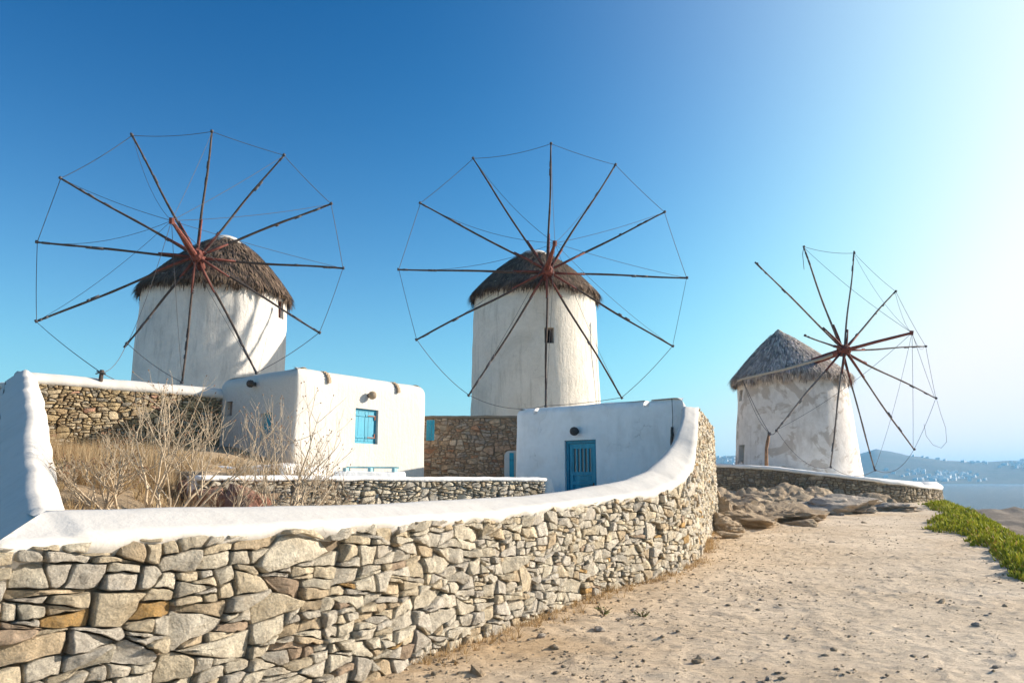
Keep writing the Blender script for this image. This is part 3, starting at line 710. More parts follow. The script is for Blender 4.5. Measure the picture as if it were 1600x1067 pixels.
# first house: corner nearest the camera, right face in sun
H1 = [(-5.10, 18.0), (-2.42, 22.0), (-5.6, 24.6), (-7.85, 20.45)]
h1 = empty('house', (-5.1, 20.5, 1.3), 'low white cubic house with a turquoise shuttered window, rounded roof edges', 'house')
FR = Face(H1[0], H1[1]); FL = Face(H1[3], H1[0])
wR = rect(FR, 557, 637, 591, 694); wL = rect(FL, 408, 646, 421, 686); wN = rect(FL, 352, 628, 361, 649)
cuts = []
for fc, wdw, dp in ((FR, wR, .22), (FL, wL, .25), (FL, wN, .22)):
    cuts.append((fc.p((wdw[0]+wdw[1])/2, (wdw[2]+wdw[3])/2, 0), (wdw[1]-wdw[0], dp*2, wdw[3]-wdw[2]), fc.ax()))
house_shell('wall', H1, .9, 4.34, .30, .09, M['plaster'], cuts, h1, amp=.035, seed=3)
def shutter_window(parent, fc, wd, inset, m_leaf, leaves=2, hinge=True, open_leaf=False, sill=False):
    uc, zc = (wd[0]+wd[1])/2, (wd[2]+wd[3])/2; W, Hh = wd[1]-wd[0]-.012, wd[3]-wd[2]-.012; t = .05
    b = MB(); A = fc.ax()
    b.box(fc.p(uc, wd[3]-t/2-.006, -inset), (W, .06, t), A); b.box(fc.p(uc, wd[2]+t/2+.006, -inset), (W, .06, t), A)
    for sg in (-1, 1): b.box(fc.p(uc+sg*(W/2-t/2), zc, -inset), (t, .058, Hh-2*t), A)
    win = b.build('window_frame', m_leaf, parent)
    b = MB(); b.box(fc.p(uc, zc, -inset-.045), (W, .01, Hh), A); b.build('window_glass', M['glass'], parent)
    lw_ = (W-2*t)/leaves
    for k in range(leaves):
        u0 = uc-W/2+t+lw_*k; nb = 3
        for j in range(nb):
            b = MB(); pw = (lw_-.012)/nb; b.box(fc.p(u0+.006+pw*(j+.5), zc, -inset+.012+.004*(j % 2)), (pw-.006, .026, Hh-2*t-.012), A)
            b.build('plank', m_leaf, win)
        for dz in (-.36, .36):
            b = MB(); b.box(fc.p(u0+lw_/2, zc+dz*(Hh-2*t), -inset+.038), (lw_-.03, .016, .05), A)
            b.build('shutter_rail', m_leaf, win)
    if hinge:
        for dz in (-.36, .36):
            b = MB(); b.box(fc.p(uc+W*.28, zc+dz*(Hh-2*t), -inset+.052), (W*.36, .008, .022), A); b.box(fc.p(uc+W*.42, zc+dz*(Hh-2*t)*.8, -inset+.05), (.03, .01, .09), A); b.build('hinge', M['rust'], win)
shutter_window(h1, FR, wR, .13, M['teal'])
shutter_window(h1, FL, wL, .12, M['blue'], leaves=1, hinge=False)
b = MB(); b.box(FL.p((wN[0]+wN[1])/2, (wN[2]+wN[3])/2, -.17), (wN[1]-wN[0]-.02, .03, wN[3]-wN[2]-.02), FL.ax()); b.build('niche_panel', M['woodgrey'], h1)
# drain notches in the roof edge
for px, py in ((515, 582), (623, 601)):
    u_, z_ = FR.uv(px, py); b = MB()
    for k in range(6):
        a = k/5*math.pi/2; b.box(FR.p(u_, 4.05+.25*math.sin(a)*.98, -.265+.27*math.cos(a)), (.085, .06, .07), FR.ax())
    b.build('roof_drain', M['basket'], h1)
def lamp(fc, px, py, m, label, r=.11):
    u_, z_ = fc.uv(px, py); root = empty('wall_lamp', fc.p(u_, z_), label, 'lamp')
    b = MB(); n_ = 10; V = []; F = []
    prof = [(0.0, .02), (.35, .02), (.8, .05), (1, .10), (.97, .16), (.75, .21), (.4, .235), (.0, .24)]
    A = fc.ax()
    for (rr_, o_) in prof:
        for j in range(n_):
            a = 2*math.pi*j/n_; V.append(fc.p(u_, z_, o_*r/.11)+A[0]*math.cos(a)*rr_*r+A[2]*math.sin(a)*rr_*r)
    for i_ in range(len(prof)-1):
        for j in range(n_): F.append((i_*n_+j, i_*n_+(j+1) % n_, (i_+1)*n_+(j+1) % n_, (i_+1)*n_+j))
    b.add(V, F); b.build('lamp_shade', m, root, smooth=True)
    b = MB()
    for o_, rr_ in ((.08, .97), (.13, 1.03), (.18, .93)):
        b.tube([fc.p(u_, z_, o_*r/.11)+A[0]*math.cos(a)*rr_*r+A[2]*math.sin(a)*rr_*r for a in np.linspace(0, 2*math.pi, 13)], .008, 4)
    for a in np.linspace(0, 2*math.pi, 7)[:-1]:
        b.tube([fc.p(u_, z_, o_*r/.11)+A[0]*math.cos(a)*rr_*r+A[2]*math.sin(a)*rr_*r for rr_, o_ in prof[2:]], .006, 4)
    b.build('lamp_cage', M['metal'] if m is M['lampdark'] else M['basket'], root)
    b = MB(); b.tube([fc.p(u_, z_, -.03), fc.p(u_, z_, .03)], r*.6, 10); b.build('mounting_plate', M['metal'], root)
lamp(FL, 397, 600, M['lampdark'], 'dark round wall lamp high on the shaded side of the left house', .09)
lamp(FR, 577, 618, M['basket'], 'pale straw coloured round wall lamp above the turquoise window', .10)

# second house: blue door, right side swallowed by the curving wall
H2 = [(.07, 20.4), (3.95, 17.45), (4.55, 19.6), (5.55, 22.9), (1.3, 24.2)]
h2 = empty('house', (2, 20.5, .6), 'small white flat roofed house with a blue wooden door, beside the curving wall', 'house')
F2 = Face(H2[0], H2[1])
dR = rect(F2, 881, 688, 932, 790); dR = (dR[0], dR[1], .62, dR[3])
cuts = [(F2.p((dR[0]+dR[1])/2, (dR[2]+dR[3])/2, 0), (dR[1]-dR[0], .44, dR[3]-dR[2]), F2.ax())]
for px, wd in ((835, .12), (1008, .16)):
    u_, z_ = F2.uv(px, 640); cuts.append((F2.p(u_, 3.47, -.05), (wd, .7, .24), F2.ax()))
house_shell('wall', H2, .3, 3.52, .20, .05, M['plaster2'], cuts, h2, amp=.03, seed=13)
# door
A = F2.ax(); uc = (dR[0]+dR[1])/2; W = dR[1]-dR[0]-.012; t = .075; z0, z1 = dR[2], dR[3]-.006; ins = .14
b = MB()
b.box(F2.p(uc, z1-t/2, -ins), (W, .09, t), A)
for sg in (-1, 1): b.box(F2.p(uc+sg*(W/2-t/2), (z0+z1-t)/2, -ins), (t, .088, z1-z0-t), A)
b.build('door_frame', M['blue2'], h2)
iw = W-2*t-.01; zt_ = z1-t-.006; Hd = zt_-z0
b = MB(); st = .10
for sg in (-1, 1): b.box(F2.p(uc+sg*(iw/2-st/2), (z0+zt_)/2, -ins-.01), (st, .05, Hd), A)
zz = [z0+.01, z0+.20*Hd*1.1, z0+.50*Hd, z0+.60*Hd, zt_-.10]
for zc_, hh_ in ((z0+.05, .10), (z0+.36*Hd, .07), (z0+.50*Hd, .07), (z0+.62*Hd, .09), (zt_-.06, .12)):
    b.box(F2.p(uc, zc_, -ins-.012), (iw-2*st, .046, hh_), A)
b.box(F2.p(uc, z0+.18*Hd, -ins-.014), (.07, .042, .32*Hd-.02), A)
door = b.build('door', M['blue'], h2)
for (ca, cb, wdt, uo) in ((z0+.10, z0+.36*Hd-.035, (iw-2*st-.07)/2, -1), (z0+.10, z0+.36*Hd-.035, (iw-2*st-.07)/2, 1), (z0+.36*Hd+.035, z0+.50*Hd-.035, iw-2*st, 0), (z0+.50*Hd+.035, z0+.62*Hd-.045, iw-2*st, 0)):
    b = MB(); u_ = uc+uo*(wdt/2+.035); b.box(F2.p(u_, (ca+cb)/2, -ins-.03), (wdt-.004, .02, cb-ca-.004), A); b.box(F2.p(u_, (ca+cb)/2, -ins-.018), (wdt-.09, .02, max(.03, cb-ca-.08)), A)
    b.build('door_panel', M['blue'], door)
ga, gb = z0+.62*Hd+.045, zt_-.12
for k in range(6):
    b = MB(); b.box(F2.p(uc-(iw-2*st)/2+(iw-2*st)*k/5, (ga+gb)/2, -ins+.0), (.038, .03, gb-ga), A); b.build('grille_bar', M['blue'], door)
b = MB(); b.box(F2.p(uc, (ga+gb)/2, -ins-.035), (iw-2*st, .01, gb-ga), A); b.build('door_glass', M['glass'], door)
b = MB(); b.box(F2.p(uc+iw/2-.05, z0+.46*Hd, -ins+.02), (.035, .012, .17), A); b.tube([F2.p(uc+iw/2-.05, z0+.48*Hd, -ins+.02), F2.p(uc+iw/2-.05, z0+.48*Hd, -ins+.07), F2.p(uc+iw/2-.15, z0+.48*Hd, -ins+.07)], .01, 6); b.build('door_handle', M['metal'], door)
lamp(F2, 901, 674, M['lampdark'], 'dark round wall lamp above the blue door', .10)
# cable and crack down the right end of the front
u_, z_ = F2.uv(1051, 640); b = MB(); b.tube([F2.p(u_, 3.50, .02), F2.p(u_+.005, 3.1, .02), F2.p(u_-.01, 2.85, .022)], .008, 5)
rr = random.Random(4); b.tube([F2.p(u_-.012+rr.uniform(-.02, .02)-k*.006, 2.85-.09*k, .015) for k in range(13)], [.03-.0015*k+rr.uniform(0, .012) for k in range(13)], 5)
tag(recentre(b.build('cable', M['metal'])), 'thin black cable running down the right end of the blue door wall', 'cable')
# small gate post with a blue leaf between the houses
gp = empty('gate_post', (-.15, 21.5, 1.5), 'white rounded gate post with a narrow blue door leaf left of the small house', 'gate')
pa = at(788, 744, 21.3); pb = at(804, 704, 21.3)
b = MB(); xs0 = pa[0]
arc = [(xs0, 1.3), (xs0, pb[2]-.12), (xs0+.05, pb[2]-.03), (xs0+.12, pb[2]), (xs0+.32, pb[2]+.005), (xs0+.32, 1.3)]
V = [(x_, 21.3, z_) for x_, z_ in arc]+[(x_, 21.62, z_) for x_, z_ in arc]; n_ = len(arc)
b.add(V, [tuple(range(n_)), tuple(range(2*n_-1, n_-1, -1))]+[(i_, i_+n_, (i_+1) % n_+n_, (i_+1) % n_) for i_ in range(n_)]); b.build('post', M['plaster'], gp)
b = MB(); b.box((xs0+.20, 21.28, (1.3+pb[2]-.06)/2), (.12, .035, pb[2]-.06-1.3)); gl = b.build('door_leaf', M['blue'], gp)
for z_ in (1.6, 2.2):
    b = MB(); b.box((xs0+.20, 21.257, z_), (.12, .012, .06)); b.build('rail', M['blue2'], gl)
# turquoise open shutter on the far edge of the first house
sh = empty('open_shutter', (-2.35, 22.6, 2.6), 'small turquoise shutter standing open beside the reddish rubble wall', 'shutter')
pa = at(669, 688, 22.4); pb = at(679, 656, 22.4)
for k in range(3):
    b = MB(); wd_ = (pb[0]-pa[0]+.06)/3; b.box((pa[0]-.06+wd_*(k+.5), 22.4+.003*k, (pa[2]+pb[2])/2), (wd_-.006, .03, pb[2]-pa[2])); b.build('plank', M['teal'], sh)
for z_ in (.2, .8):
    b = MB(); b.box(((pa[0]+pb[0])/2-.03, 22.38, pa[2]+(pb[2]-pa[2])*z_), (pb[0]-pa[0]+.04, .014, .05)); b.build('rail', M['teal'], sh)
# masonry ledge with a faded turquoise board
Yl = 15.2; pa = at(521, 746, Yl); pb = at(628, 737, Yl)
lg = house_shell('masonry_ledge', [(pa[0], Yl), (pb[0], Yl+.6), (pb[0]-.1, Yl+1.2), (pa[0]-.1, Yl+.65)], 1.35, pb[2]+.01, .03, .03, M['plaster2'], None, None, amp=.03, seed=23, batter=.0)
tag(recentre(lg), 'low white masonry ledge against the front of the left house', 'ledge')
pc = at(534, 737, Yl+.25); pd = at(618, 730, Yl+.25)
bn = empty('bench_board', ((pc[0]+pd[0])/2, Yl+.4, pb[2]), 'faded turquoise wooden bench board resting on the white ledge', 'bench')
for k in range(4):
    b = MB(); b.box(((pc[0]+pd[0])/2, Yl+.36+k*.11+.25, pb[2]+.10), (pd[0]-pc[0], .10, .03), [(.866, .42, 0), (-.42, .866, 0), (0, 0, 1)]); b.build('plank', M['tealpale'], bn)
for x_ in (.08, .5, .92):
    b = MB(); b.box((pc[0]+(pd[0]-pc[0])*x_, Yl+.5+(x_-.5)*.5, pb[2]+.045), (.06, .4, .075)); b.build('support', M['tealpale'], bn)

# ------------------------------------------------------------------ garden terrain inside the walls
def inside(X, Y, P):
    r_ = np.zeros(X.shape, bool); n_ = len(P)
    for i_ in range(n_):
        x1, y1 = P[i_]; x2, y2 = P[(i_+1) % n_]
        c_ = ((y1 > Y) != (y2 > Y)) & (X < (x2-x1)*(Y-y1)/((y2-y1) if y2 != y1 else 1e-9)+x1); r_ ^= c_
    return r_
TERR = [(-3.75, 11.05), (.42, 14.55), (.55, 18), (.0, 20.6), (.4, 23.6), (-2.4, 23.6), (-2.4, 22), (-5.0, 17.9), (-5.2, 13.5)]
def gard(X, Y):
    left = 1.20+.079*np.clip(Y-6.5, 0, 20)*sstep(-3.0, -7.5, X) + .25*sstep(-2.5, -5, X)
    k = sstep(-5.2, -2.0, X); z = left*(1-k)+.62*k
    z = np.where(inside(np.asarray(X), np.asarray(Y), TERR), np.maximum(z, 1.60), z)
    z = np.where(X > .8, np.minimum(z, .64), z)
    return z+.035*fbm2(X, Y, 1.5, 4, 81)*np.where(X < -3, 2.2, .5)
from mathutils.geometry import intersect_point_tri_2d
GP = [(-2.95, 5.05)]+[tuple(float(v) for v in FW.at(u, -.55)) for u in np.linspace(.9, float(np.interp(17.0, FY, FW.s)), 26)]+[(3.9, 17.6), (.1, 20.6), (.4, 23.3), (-2.4, 23.4), (-2.5, 22.1), (-5.2, 18.2), (-7.6, 20.6), (-10.9, 17.2), (-8.4, 13.4)]
V, F = grid(np.arange(-11.4, 4.4, .09), np.arange(4.8, 24, .09), gard)
cf = V[F].mean(1); keep = inside(cf[:, 0], cf[:, 1], GP); F = F[keep]
cf = V[F].mean(1); pav = (inside(cf[:, 0], cf[:, 1], TERR) | (cf[:, 0] > -2.4))
tag(obj('garden_ground', V, F[~pav], M['garden']), kind='structure', label='dry reddish soil of the walled garden')
tag(obj('courtyard_paving', V, F[pav], M['plaster2']), kind='structure', label='whitewashed paving in front of the two houses')
# pale ledges and red rock below the first house
def slab(name, pts, z0, z1, m, label, cat, seed):
    o = house_shell(name, pts, z0, z1, .10, .12, m, None, None, amp=.16, seed=seed, batter=.0); recentre(o); return tag(o, label, cat)
a0 = at(245, 712, 15.8); a1 = at(458, 722, 15.2)
slab('garden_step', [(a0[0], 15.6), (a1[0], 14.9), (a1[0]+.2, 17.4), (a0[0]+.5, 17.0)], 1.2, 1.93, M['plaster2'], 'long pale plastered step below the shaded side of the left house', 'step', 31)
a0 = at(160, 742, 11.8); a1 = at(330, 742, 11.4)
slab('garden_step', [(a0[0], 12.0), (a1[0], 11.2), (a1[0]+.1, 12.3), (a0[0]+.1, 13.2)], 1.0, 1.74, M['rock'], 'worn sandy stone step half hidden by dry grass', 'step', 33)
# ------------------------------------------------------------------ windmills
def lathe(cx_, cy_, prof, n, m, name, parent, cutters=None, amp=.03, seed=1, smooth=True, shift=None):
    V = []; F = []
    for k, (r_, z_) in enumerate(prof):
        for j in range(n):
            a = 2*math.pi*j/n; V.append((cx_+r_*math.cos(a), cy_+r_*math.sin(a), z_))
    V = np.array(V)
    if shift is not None: V[:, :2] += shift(V[:, 2])
    d = fbm(V, .9, 4, seed)*amp; c_ = np.array([cx_, cy_]); dv = V[:, :2]-c_; ln = np.linalg.norm(dv, axis=1)+1e-6; V[:, :2] += dv/ln[:, None]*d[:, None]
    for i_ in range(len(prof)-1):
        for j in range(n): F.append((i_*n+j, i_*n+(j+1) % n, (i_+1)*n+(j+1) % n, (i_+1)*n+j))
    F += [tuple(range(n-1, -1, -1)), tuple((len(prof)-1)*n+j for j in range(n))]
    o = obj(name, V, F, m, None, smooth)
    n0 = len(o.data.vertices)
    if cutters: cut(o, cutters); o.data.polygons.foreach_set('use_smooth', [True]*len(o.data.polygons))
    o.data.set_sharp_from_angle(angle=R(40))
    if parent is not None: o.parent = parent; o.location = -Vector(parent.location)
    return o
def windmill(cx_, cy_, zb, ze, za, rb, rt, re, mwall, mth, label, hub, hubD, az, el, tips, pole, wood, openings, group_seed, sag, cap_r=.55, dome=.5, ropes=None, rimskip=(), fringe=1.0, apex_off=(0, 0)):
    rr = random.Random(group_seed); root = empty('windmill', (cx_, cy_, zb), label, 'windmill')
    prof = [(rb+(rt-rb)*t_**.9, zb+(ze+.25-zb)*t_) for t_ in np.linspace(0, 1, 26)]
    cutters = []
    rec = []
    for (px, py, w_, h_, kind) in openings:
        # hit the cylinder
        d = ray(px, py); o_ = np.array([0, 0, EYE]); R_ = rt+.06
        a_ = d[0]**2+d[1]**2; b_ = -2*(d[0]*cx_+d[1]*cy_); c_ = cx_**2+cy_**2-R_**2
        t_ = (-b_-math.sqrt(max(0, b_*b_-4*a_*c_)))/(2*a_); P_ = o_+d*t_
        n_ = np.array([P_[0]-cx_, P_[1]-cy_, 0]); n_ /= np.linalg.norm(n_); u_ = np.array([-n_[1], n_[0], 0])
        cutters.append((P_, (w_, .7, h_), [u_, n_, (0, 0, 1)])); rec.append((P_, u_, n_, w_, h_, kind))
    lathe(cx_, cy_, prof, 72, mwall, 'wall', root, cutters, amp=.07, seed=group_seed)
    for P_, u_, n_, w_, h_, kind in rec:
        Ax = [u_, n_, np.array([0, 0, 1.])]; c0 = P_-n_*.26
        b = MB(); b.box(c0, (w_-.01, .03, h_-.01), Ax); b.build('window_dark' if False else 'window_opening', M['dark'], root)
        fm = {'red': M['redwood'], 'blue': M['blue2'], 'plain': M['woodgrey']}[kind]
        b = MB(); c1 = P_-n_*.20
        for sg in (-1, 1): b.box(c1+u_*sg*(w_/2-.035), (.06, .06, h_-.02), Ax)
        b.box(c1+np.array([0, 0, h_/2-.045]), (w_-.13, .06, .06), Ax)
        if kind == 'blue': b.box(c1+u_*w_*.2, (w_*.4, .04, h_-.1), Ax)
        b.build('window_frame', fm, root)
    # thatch: a lumpy cone under layers of straw
    def rprof(t_): return re*(1-t_)**(.66) if dome > 0 else re*(1-t_)**.9
    nring = 16; V = []; F = []; n = 64
    ax_, ay_ = apex_off
    for k in range(nring+1):
        t_ = k/nring; r_ = rprof(t_)+.02
        for j in range(n):
            a = 2*math.pi*j/n; V.append((cx_+ax_*t_+r_*math.cos(a), cy_+ay_*t_+r_*math.sin(a), ze+(za-ze)*t_))
    V = np.array(V); V += np.stack([fbm(V, 1.4, 4, 3), fbm(V, 1.4, 4, 4), fbm(V, 1.2, 4, 5)], 1)*.11
    for k in range(nring):
        for j in range(n): F.append((k*n+j, k*n+(j+1) % n, (k+1)*n+(j+1) % n, (k+1)*n+j))
    # underside closing to the wall
    b0 = len(V); V2 = [(cx_+(rt-.05)*math.cos(2*math.pi*j/n), cy_+(rt-.05)*math.sin(2*math.pi*j/n), ze+.12) for j in range(n)]
    V = np.vstack([V, V2]); F += [(j, b0+j, b0+(j+1) % n, (j+1) % n) for j in range(n)]
    roof = obj('thatch_roof', V, F, mth, root, True, np.ones((len(V), 3))*.75)
    sv = []; sf = []; stn = []
    def strip(P_, D_, side, Lg, wd, up, tone):
        b_ = len(sv); P_ = np.array(P_); D_ = np.array(D_); 
        m_ = P_+D_*Lg*.55+up*.03; e_ = P_+D_*Lg
        sv.extend([P_-side*wd, P_+side*wd, m_+side*wd*.9, m_-side*wd*.9, e_+side*wd*.25, e_-side*wd*.25]); sf.extend([(b_, b_+1, b_+2, b_+3), (b_+3, b_+2, b_+4, b_+5)]); stn.extend([tone]*6)
    for k in range(9500):
        t_ = 1-math.sqrt(rr.random()); t_ = min(t_, .97); t_ = round(t_*13)/13+rr.uniform(-.03, .03) if rr.random() < .6 else t_
        t_ = min(max(t_, 0), .96); a = rr.random()*2*math.pi; r_ = rprof(t_)+.03+rr.uniform(0, .05)
        P_ = (cx_+ax_*t_+r_*math.cos(a), cy_+ay_*t_+r_*math.sin(a), ze+(za-ze)*t_+.02)
        dr = (rprof(max(t_-.06, 0))-rprof(t_)+1e-3); dz = -(za-ze)*.06; out = np.array([math.cos(a), math.sin(a), 0.])
        D_ = out*dr+np.array([0, 0, dz]); D_ /= np.linalg.norm(D_); side = np.array([-math.sin(a), math.cos(a), 0]); D_ = D_+side*rr.gauss(0, .16); D_ /= np.linalg.norm(D_)
        up = np.cross(side, D_); up *= np.sign(up[2]+1e-6)
        cl = .5+.5*float(math.sin(a*23+t_*40))*rr.random()
        tn = rr.uniform(.5, 1.55); strip(P_, D_+up*.05, side, rr.uniform(.25, .6), rr.uniform(.012, .035), up, (tn, tn*rr.uniform(.92, 1), tn*rr.uniform(.82, .98)))
    nf = 3400
    for k in range(nf):
        a = rr.random()*2*math.pi; clump = math.sin(a*19+group_seed)+.7*math.sin(a*41+2)+.5*math.sin(a*7.3)
        Lg = (.16+.11*max(0, clump+.4)+rr.uniform(0, .14))*fringe; r_ = re+rr.uniform(-.18, .05); out = np.array([math.cos(a), math.sin(a), 0.]); side = np.array([-math.sin(a), math.cos(a), 0])
        P_ = (cx_+r_*math.cos(a), cy_+r_*math.sin(a), ze+.10+rr.uniform(-.04, .05)); D_ = np.array([0, 0, -1])+out*rr.uniform(-.1, .4)+side*rr.gauss(0, .2); D_ /= np.linalg.norm(D_)
        tn = rr.uniform(.45, 1.4); strip(P_, D_, side, Lg, rr.uniform(.012, .04), out, (tn, tn*.95, tn*.88))
    tag(obj('straw', sv, sf, mth, roof, False, np.array(stn)), kind='stuff')
    # white cap
    capz = ze+(za-ze)*.86
    prof = [(cap_r*1.0, capz-.12), (cap_r*1.0, capz), (cap_r*.88, capz+.14), (cap_r*.66, za-.03), (cap_r*.35, za+.05), (cap_r*.08, za+.07)] if dome > 0 else [(cap_r*1.25, capz-.25), (cap_r*1.2, capz-.2), (cap_r*.75, capz+.12), (cap_r*.35, za-.02), (cap_r*.12, za+.07), (.02, za+.10)]
    prof_old = [(cap_r*1.0, capz-.10), (cap_r*1.02, capz+.02), (cap_r*.78, capz+.20), (cap_r*.72, za+.02), (cap_r*.45, za+.12), (cap_r*.1, za+.15)]
    lathe(cx_+ax_, cy_+ay_, prof, 20, M['coping'] if dome > 0 else M['ropepale'], 'roof_cap', root, amp=.09, seed=group_seed+3)
    # shaft, hub and sails
    d = ray(*hub); d = d/math.hypot(d[0], d[1]); Cc = np.array([0, 0, EYE])+d*hubD
    a_ = np.array([math.sin(az)*math.cos(el), math.cos(az)*math.cos(el), math.sin(el)])
    b = MB(); b.tube([Cc-a_*3.0, Cc-a_*1.2, Cc+a_*.05], [.17, .18, .15], 10, 0); b.build('shaft', M['redwood'], root)
    b = MB(); b.tube([Cc-a_*.28, Cc-a_*.20, Cc+a_*.28, Cc+a_*.36], [.15, .23, .23, .14], 8, 0)
    for q in (-.2, 0.22): b.tube([Cc+a_*(q-.02), Cc+a_*(q+.03)], .245, 10, 0)
    hubo = b.build('sail_wheel_hub', M['redwood'], root)
    Pt = hit(pole[0], pole[1], Cc, np.cross(a_, np.cross(d, a_))) if False else None
    # bowsprit: point on the axis line whose projection is nearest the pole tip
    best = min((abs((np.linalg.norm(proj(Cc+a_*L_)-np.array(pole))), ), L_) for L_ in np.linspace(1.5, 4.6, 60)); Lp = best[1]; Tp = Cc+a_*Lp
    tgt = hit(pole[0], pole[1], Tp, np.array([0, 1., 0])); Tp = tgt
    b = MB(); b.tube([Cc, Cc*.5+Tp*.5+np.array([0, 0, .02]), Tp], [.085, .075, .06], 7)
    sidev = np.cross(a_, [0, 0, 1.]); sidev /= np.linalg.norm(sidev)
    b.tube([Cc+a_*.1+sidev*.16, (Cc+Tp)/2+sidev*.07, Tp+sidev*.01], [.06, .05, .04], 6)
    b.tube([Tp-a_*.05+np.array([0, 0, -.09]), Tp+np.array([0, 0, .10])], .085, 7)
    b.build('bowsprit', M['redwood'], hubo)
    TP = []
    for k, tp in enumerate(tips):
        if tp is None: TP.append(None); continue
        off = .09*(-1 if k % 2 else 1)
        Pk = hit(tp[0], tp[1], Cc+a_*off, a_); TP.append(Pk)
        S_ = Cc+a_*off; D_ = Pk-S_; Ln = np.linalg.norm(D_); D_ /= Ln; q1 = np.cross(D_, a_)
        pts = []; rad = []
        ph1, ph2 = rr.uniform(0, 6), rr.uniform(0, 6)
        for t_ in np.linspace(0.0, 1, 12):
            wb = math.sin(t_*math.pi)*Ln*.006
            pts.append(S_+D_*Ln*t_+q1*wb*math.sin(ph1+t_*5)+a_*(wb*math.sin(ph2+t_*4)-.03)); rad.append((.053-.018*t_)*rr.uniform(.9, 1.12))
        b = MB(); b.tube(pts, rad, 6, 0)
        inner = Ln*rr.uniform(.20, .31); b.tube([S_-D_*.3+a_*.05, S_+D_*inner*.5+a_*.055+q1*.03, S_+D_*inner+a_*.04+q1*.03], [.058, .05, .032], 6, 1)
        for f_ in (.9, .96): 
            b.tube([S_+D_*(inner*f_)-a_*.0, S_+D_*(inner*f_+.05)], .062, 6, 2)
        for q_ in range(rr.randrange(2, 5)):
            f_ = rr.uniform(.55, .97); b.tube([S_+D_*Ln*f_-a_*.03, S_+D_*(Ln*f_+rr.uniform(.08, .35))-a_*.03], .054-.018*f_+.008, 6, 2)
        b.tube([Pk-D_*.05, Pk+D_*.03], .062, 6, 2)
        b.build('spoke', [wood, M['redwood'], M['rope']], hubo, smooth=True)
    nT = len(tips)
    def rope(p, q, sg, m_=M['rope'], r_=.0115, seg=12):
        pts = [p+(q-p)*t_+np.array([0, 0, -1])*sg*4*t_*(1-t_) for t_ in np.linspace(0, 1, seg)]
        b = MB(); b.tube(pts, r_, 4); b.build('rope', m_, hubo)
    for k in range(nT):
        p, q = TP[k], TP[(k+1) % nT]
        if p is None or q is None or k in rimskip: continue
        rope(p*.995+Cc*.005, q*.995+Cc*.005, sag[k % len(sag)])
    for k in range(nT):
        if TP[k] is None or (ropes is not None and k not in ropes): continue
        rope(TP[k]*.98+Cc*.02, Tp, rr.uniform(.05, .45), r_=.0085)
    return root, Cc, a_, Tp, TP, hubo
def proj(P):
    P = np.array(P)-np.array([0, 0, EYE]); fw_ = P[1]*cp+P[2]*sp; up = -P[1]*sp+P[2]*cp
    return np.array([800+1200*P[0]/fw_, 533.5-1200*up/fw_])
m1 = windmill(-12.15, 30.7, 1.8, 9.15, 11.6, 2.98, 2.78, 2.88, M['mill1'], M['thatch'], 'leftmost windmill, white tower with dark shaggy thatch and twelve bare spokes', (308, 402), 33.0-3.55, R(166), R(7),
    [(331, 205), (444, 242), (518, 318), (537, 419), (500, 520), (401, 583), (284, 598), (198, 537), (56, 502), (57, 378), (94, 278), (206, 211)], (268, 345), M['wood'],
    [(441, 484, .5, .75, 'red')], 101, [.03, .05, -.05, .1, .1, .2, .1, .0, .25, .0, .1, .1], rimskip=(5, 7), cap_r=.7, apex_off=(.25, 0))
m2 = windmill(1.07, 35.0, 1.8, 10.1, 12.3, 3.05, 2.80, 2.90, M['mill2'], M['thatch'], 'middle windmill, cream white tower with dark thatch and a full ring of twelve spokes', (855, 425), 35.02-3.6, R(176), R(6.7),
    [(861, 224), (962, 257), (1039, 331), (1074, 434), (1052, 541), (972, 622), (853, 635), (732, 618), (650, 531), (622, 421), (656, 317), (739, 247)], (867, 380), M['wood'],
    [(858, 524, .42, .68, 'plain')], 202, [.05, .05, .05, .02, .1, .05, .3, .2, .05, .0, .05, .15], cap_r=.78)
m3 = windmill(15.1, 41.3, 1.5, 7.1, 9.75, 3.25, 2.72, 3.02, M['mill3'], M['thatchgrey'], 'rightmost windmill on the sea terrace, peeling tower with grey thatch and slack ropes', (1318, 548), 43.97-3.6, R(159.6), R(6),
    [(1335, 395), (1400, 455), (1447, 541), (1463, 622), (1429, 702), (1368, 735), (1298, 730), (1213, 673), (1258, 524), None, (1183, 412), (1256, 385)], (1425, 520), M['woodgrey'],
    [(1166, 710, .75, 1.0, 'blue'), (1158, 618, .45, .6, 'plain')], 303, [.1, .1, .1, .1, .5, .35, .6, .3, .1, .1, .1, .12], ropes=(0, 1, 2, 3, 4, 5, 7, 11), rimskip=(7, 8, 9, 10), cap_r=.5, dome=0, fringe=1.5, apex_off=(-.5, 0))
# yoke pole, long pole and slack ropes of the third mill
root3, Cc, a_, Tp, TP, hub3 = m3
def hitm(px, py, off=3.1):      # point just in front of the tower
    d = ray(px, py); cx_, cy_ = 15.1, 41.3; aa = d[0]**2+d[1]**2; bb = -2*(d[0]*cx_+d[1]*cy_); cc = cx_**2+cy_**2-off**2
    t_ = (-bb-math.sqrt(max(0, bb*bb-4*aa*cc)))/(2*aa); return np.array([0, 0, EYE])+d*t_
q0 = hitm(1163, 590, 3.3); q1_ = hitm(1283, 556, 3.4)
q0 = at(1160, 592, 39.0); b = MB(); b.tube([at(1153, 595, 39.4), q0, at(1225, 577, 38.0), at(1285, 560, 37.7), Cc-a_*.5], [.05, .06, .065, .07, .07], 7); b.build('tail_pole', M['ropepale'], root3)
pp0 = at(1197, 727, 37.2); pp1 = at(1202, 676, 37.2)
ps = empty('mooring_post', pp0, 'crooked brown wooden post standing before the rightmost windmill', 'post')
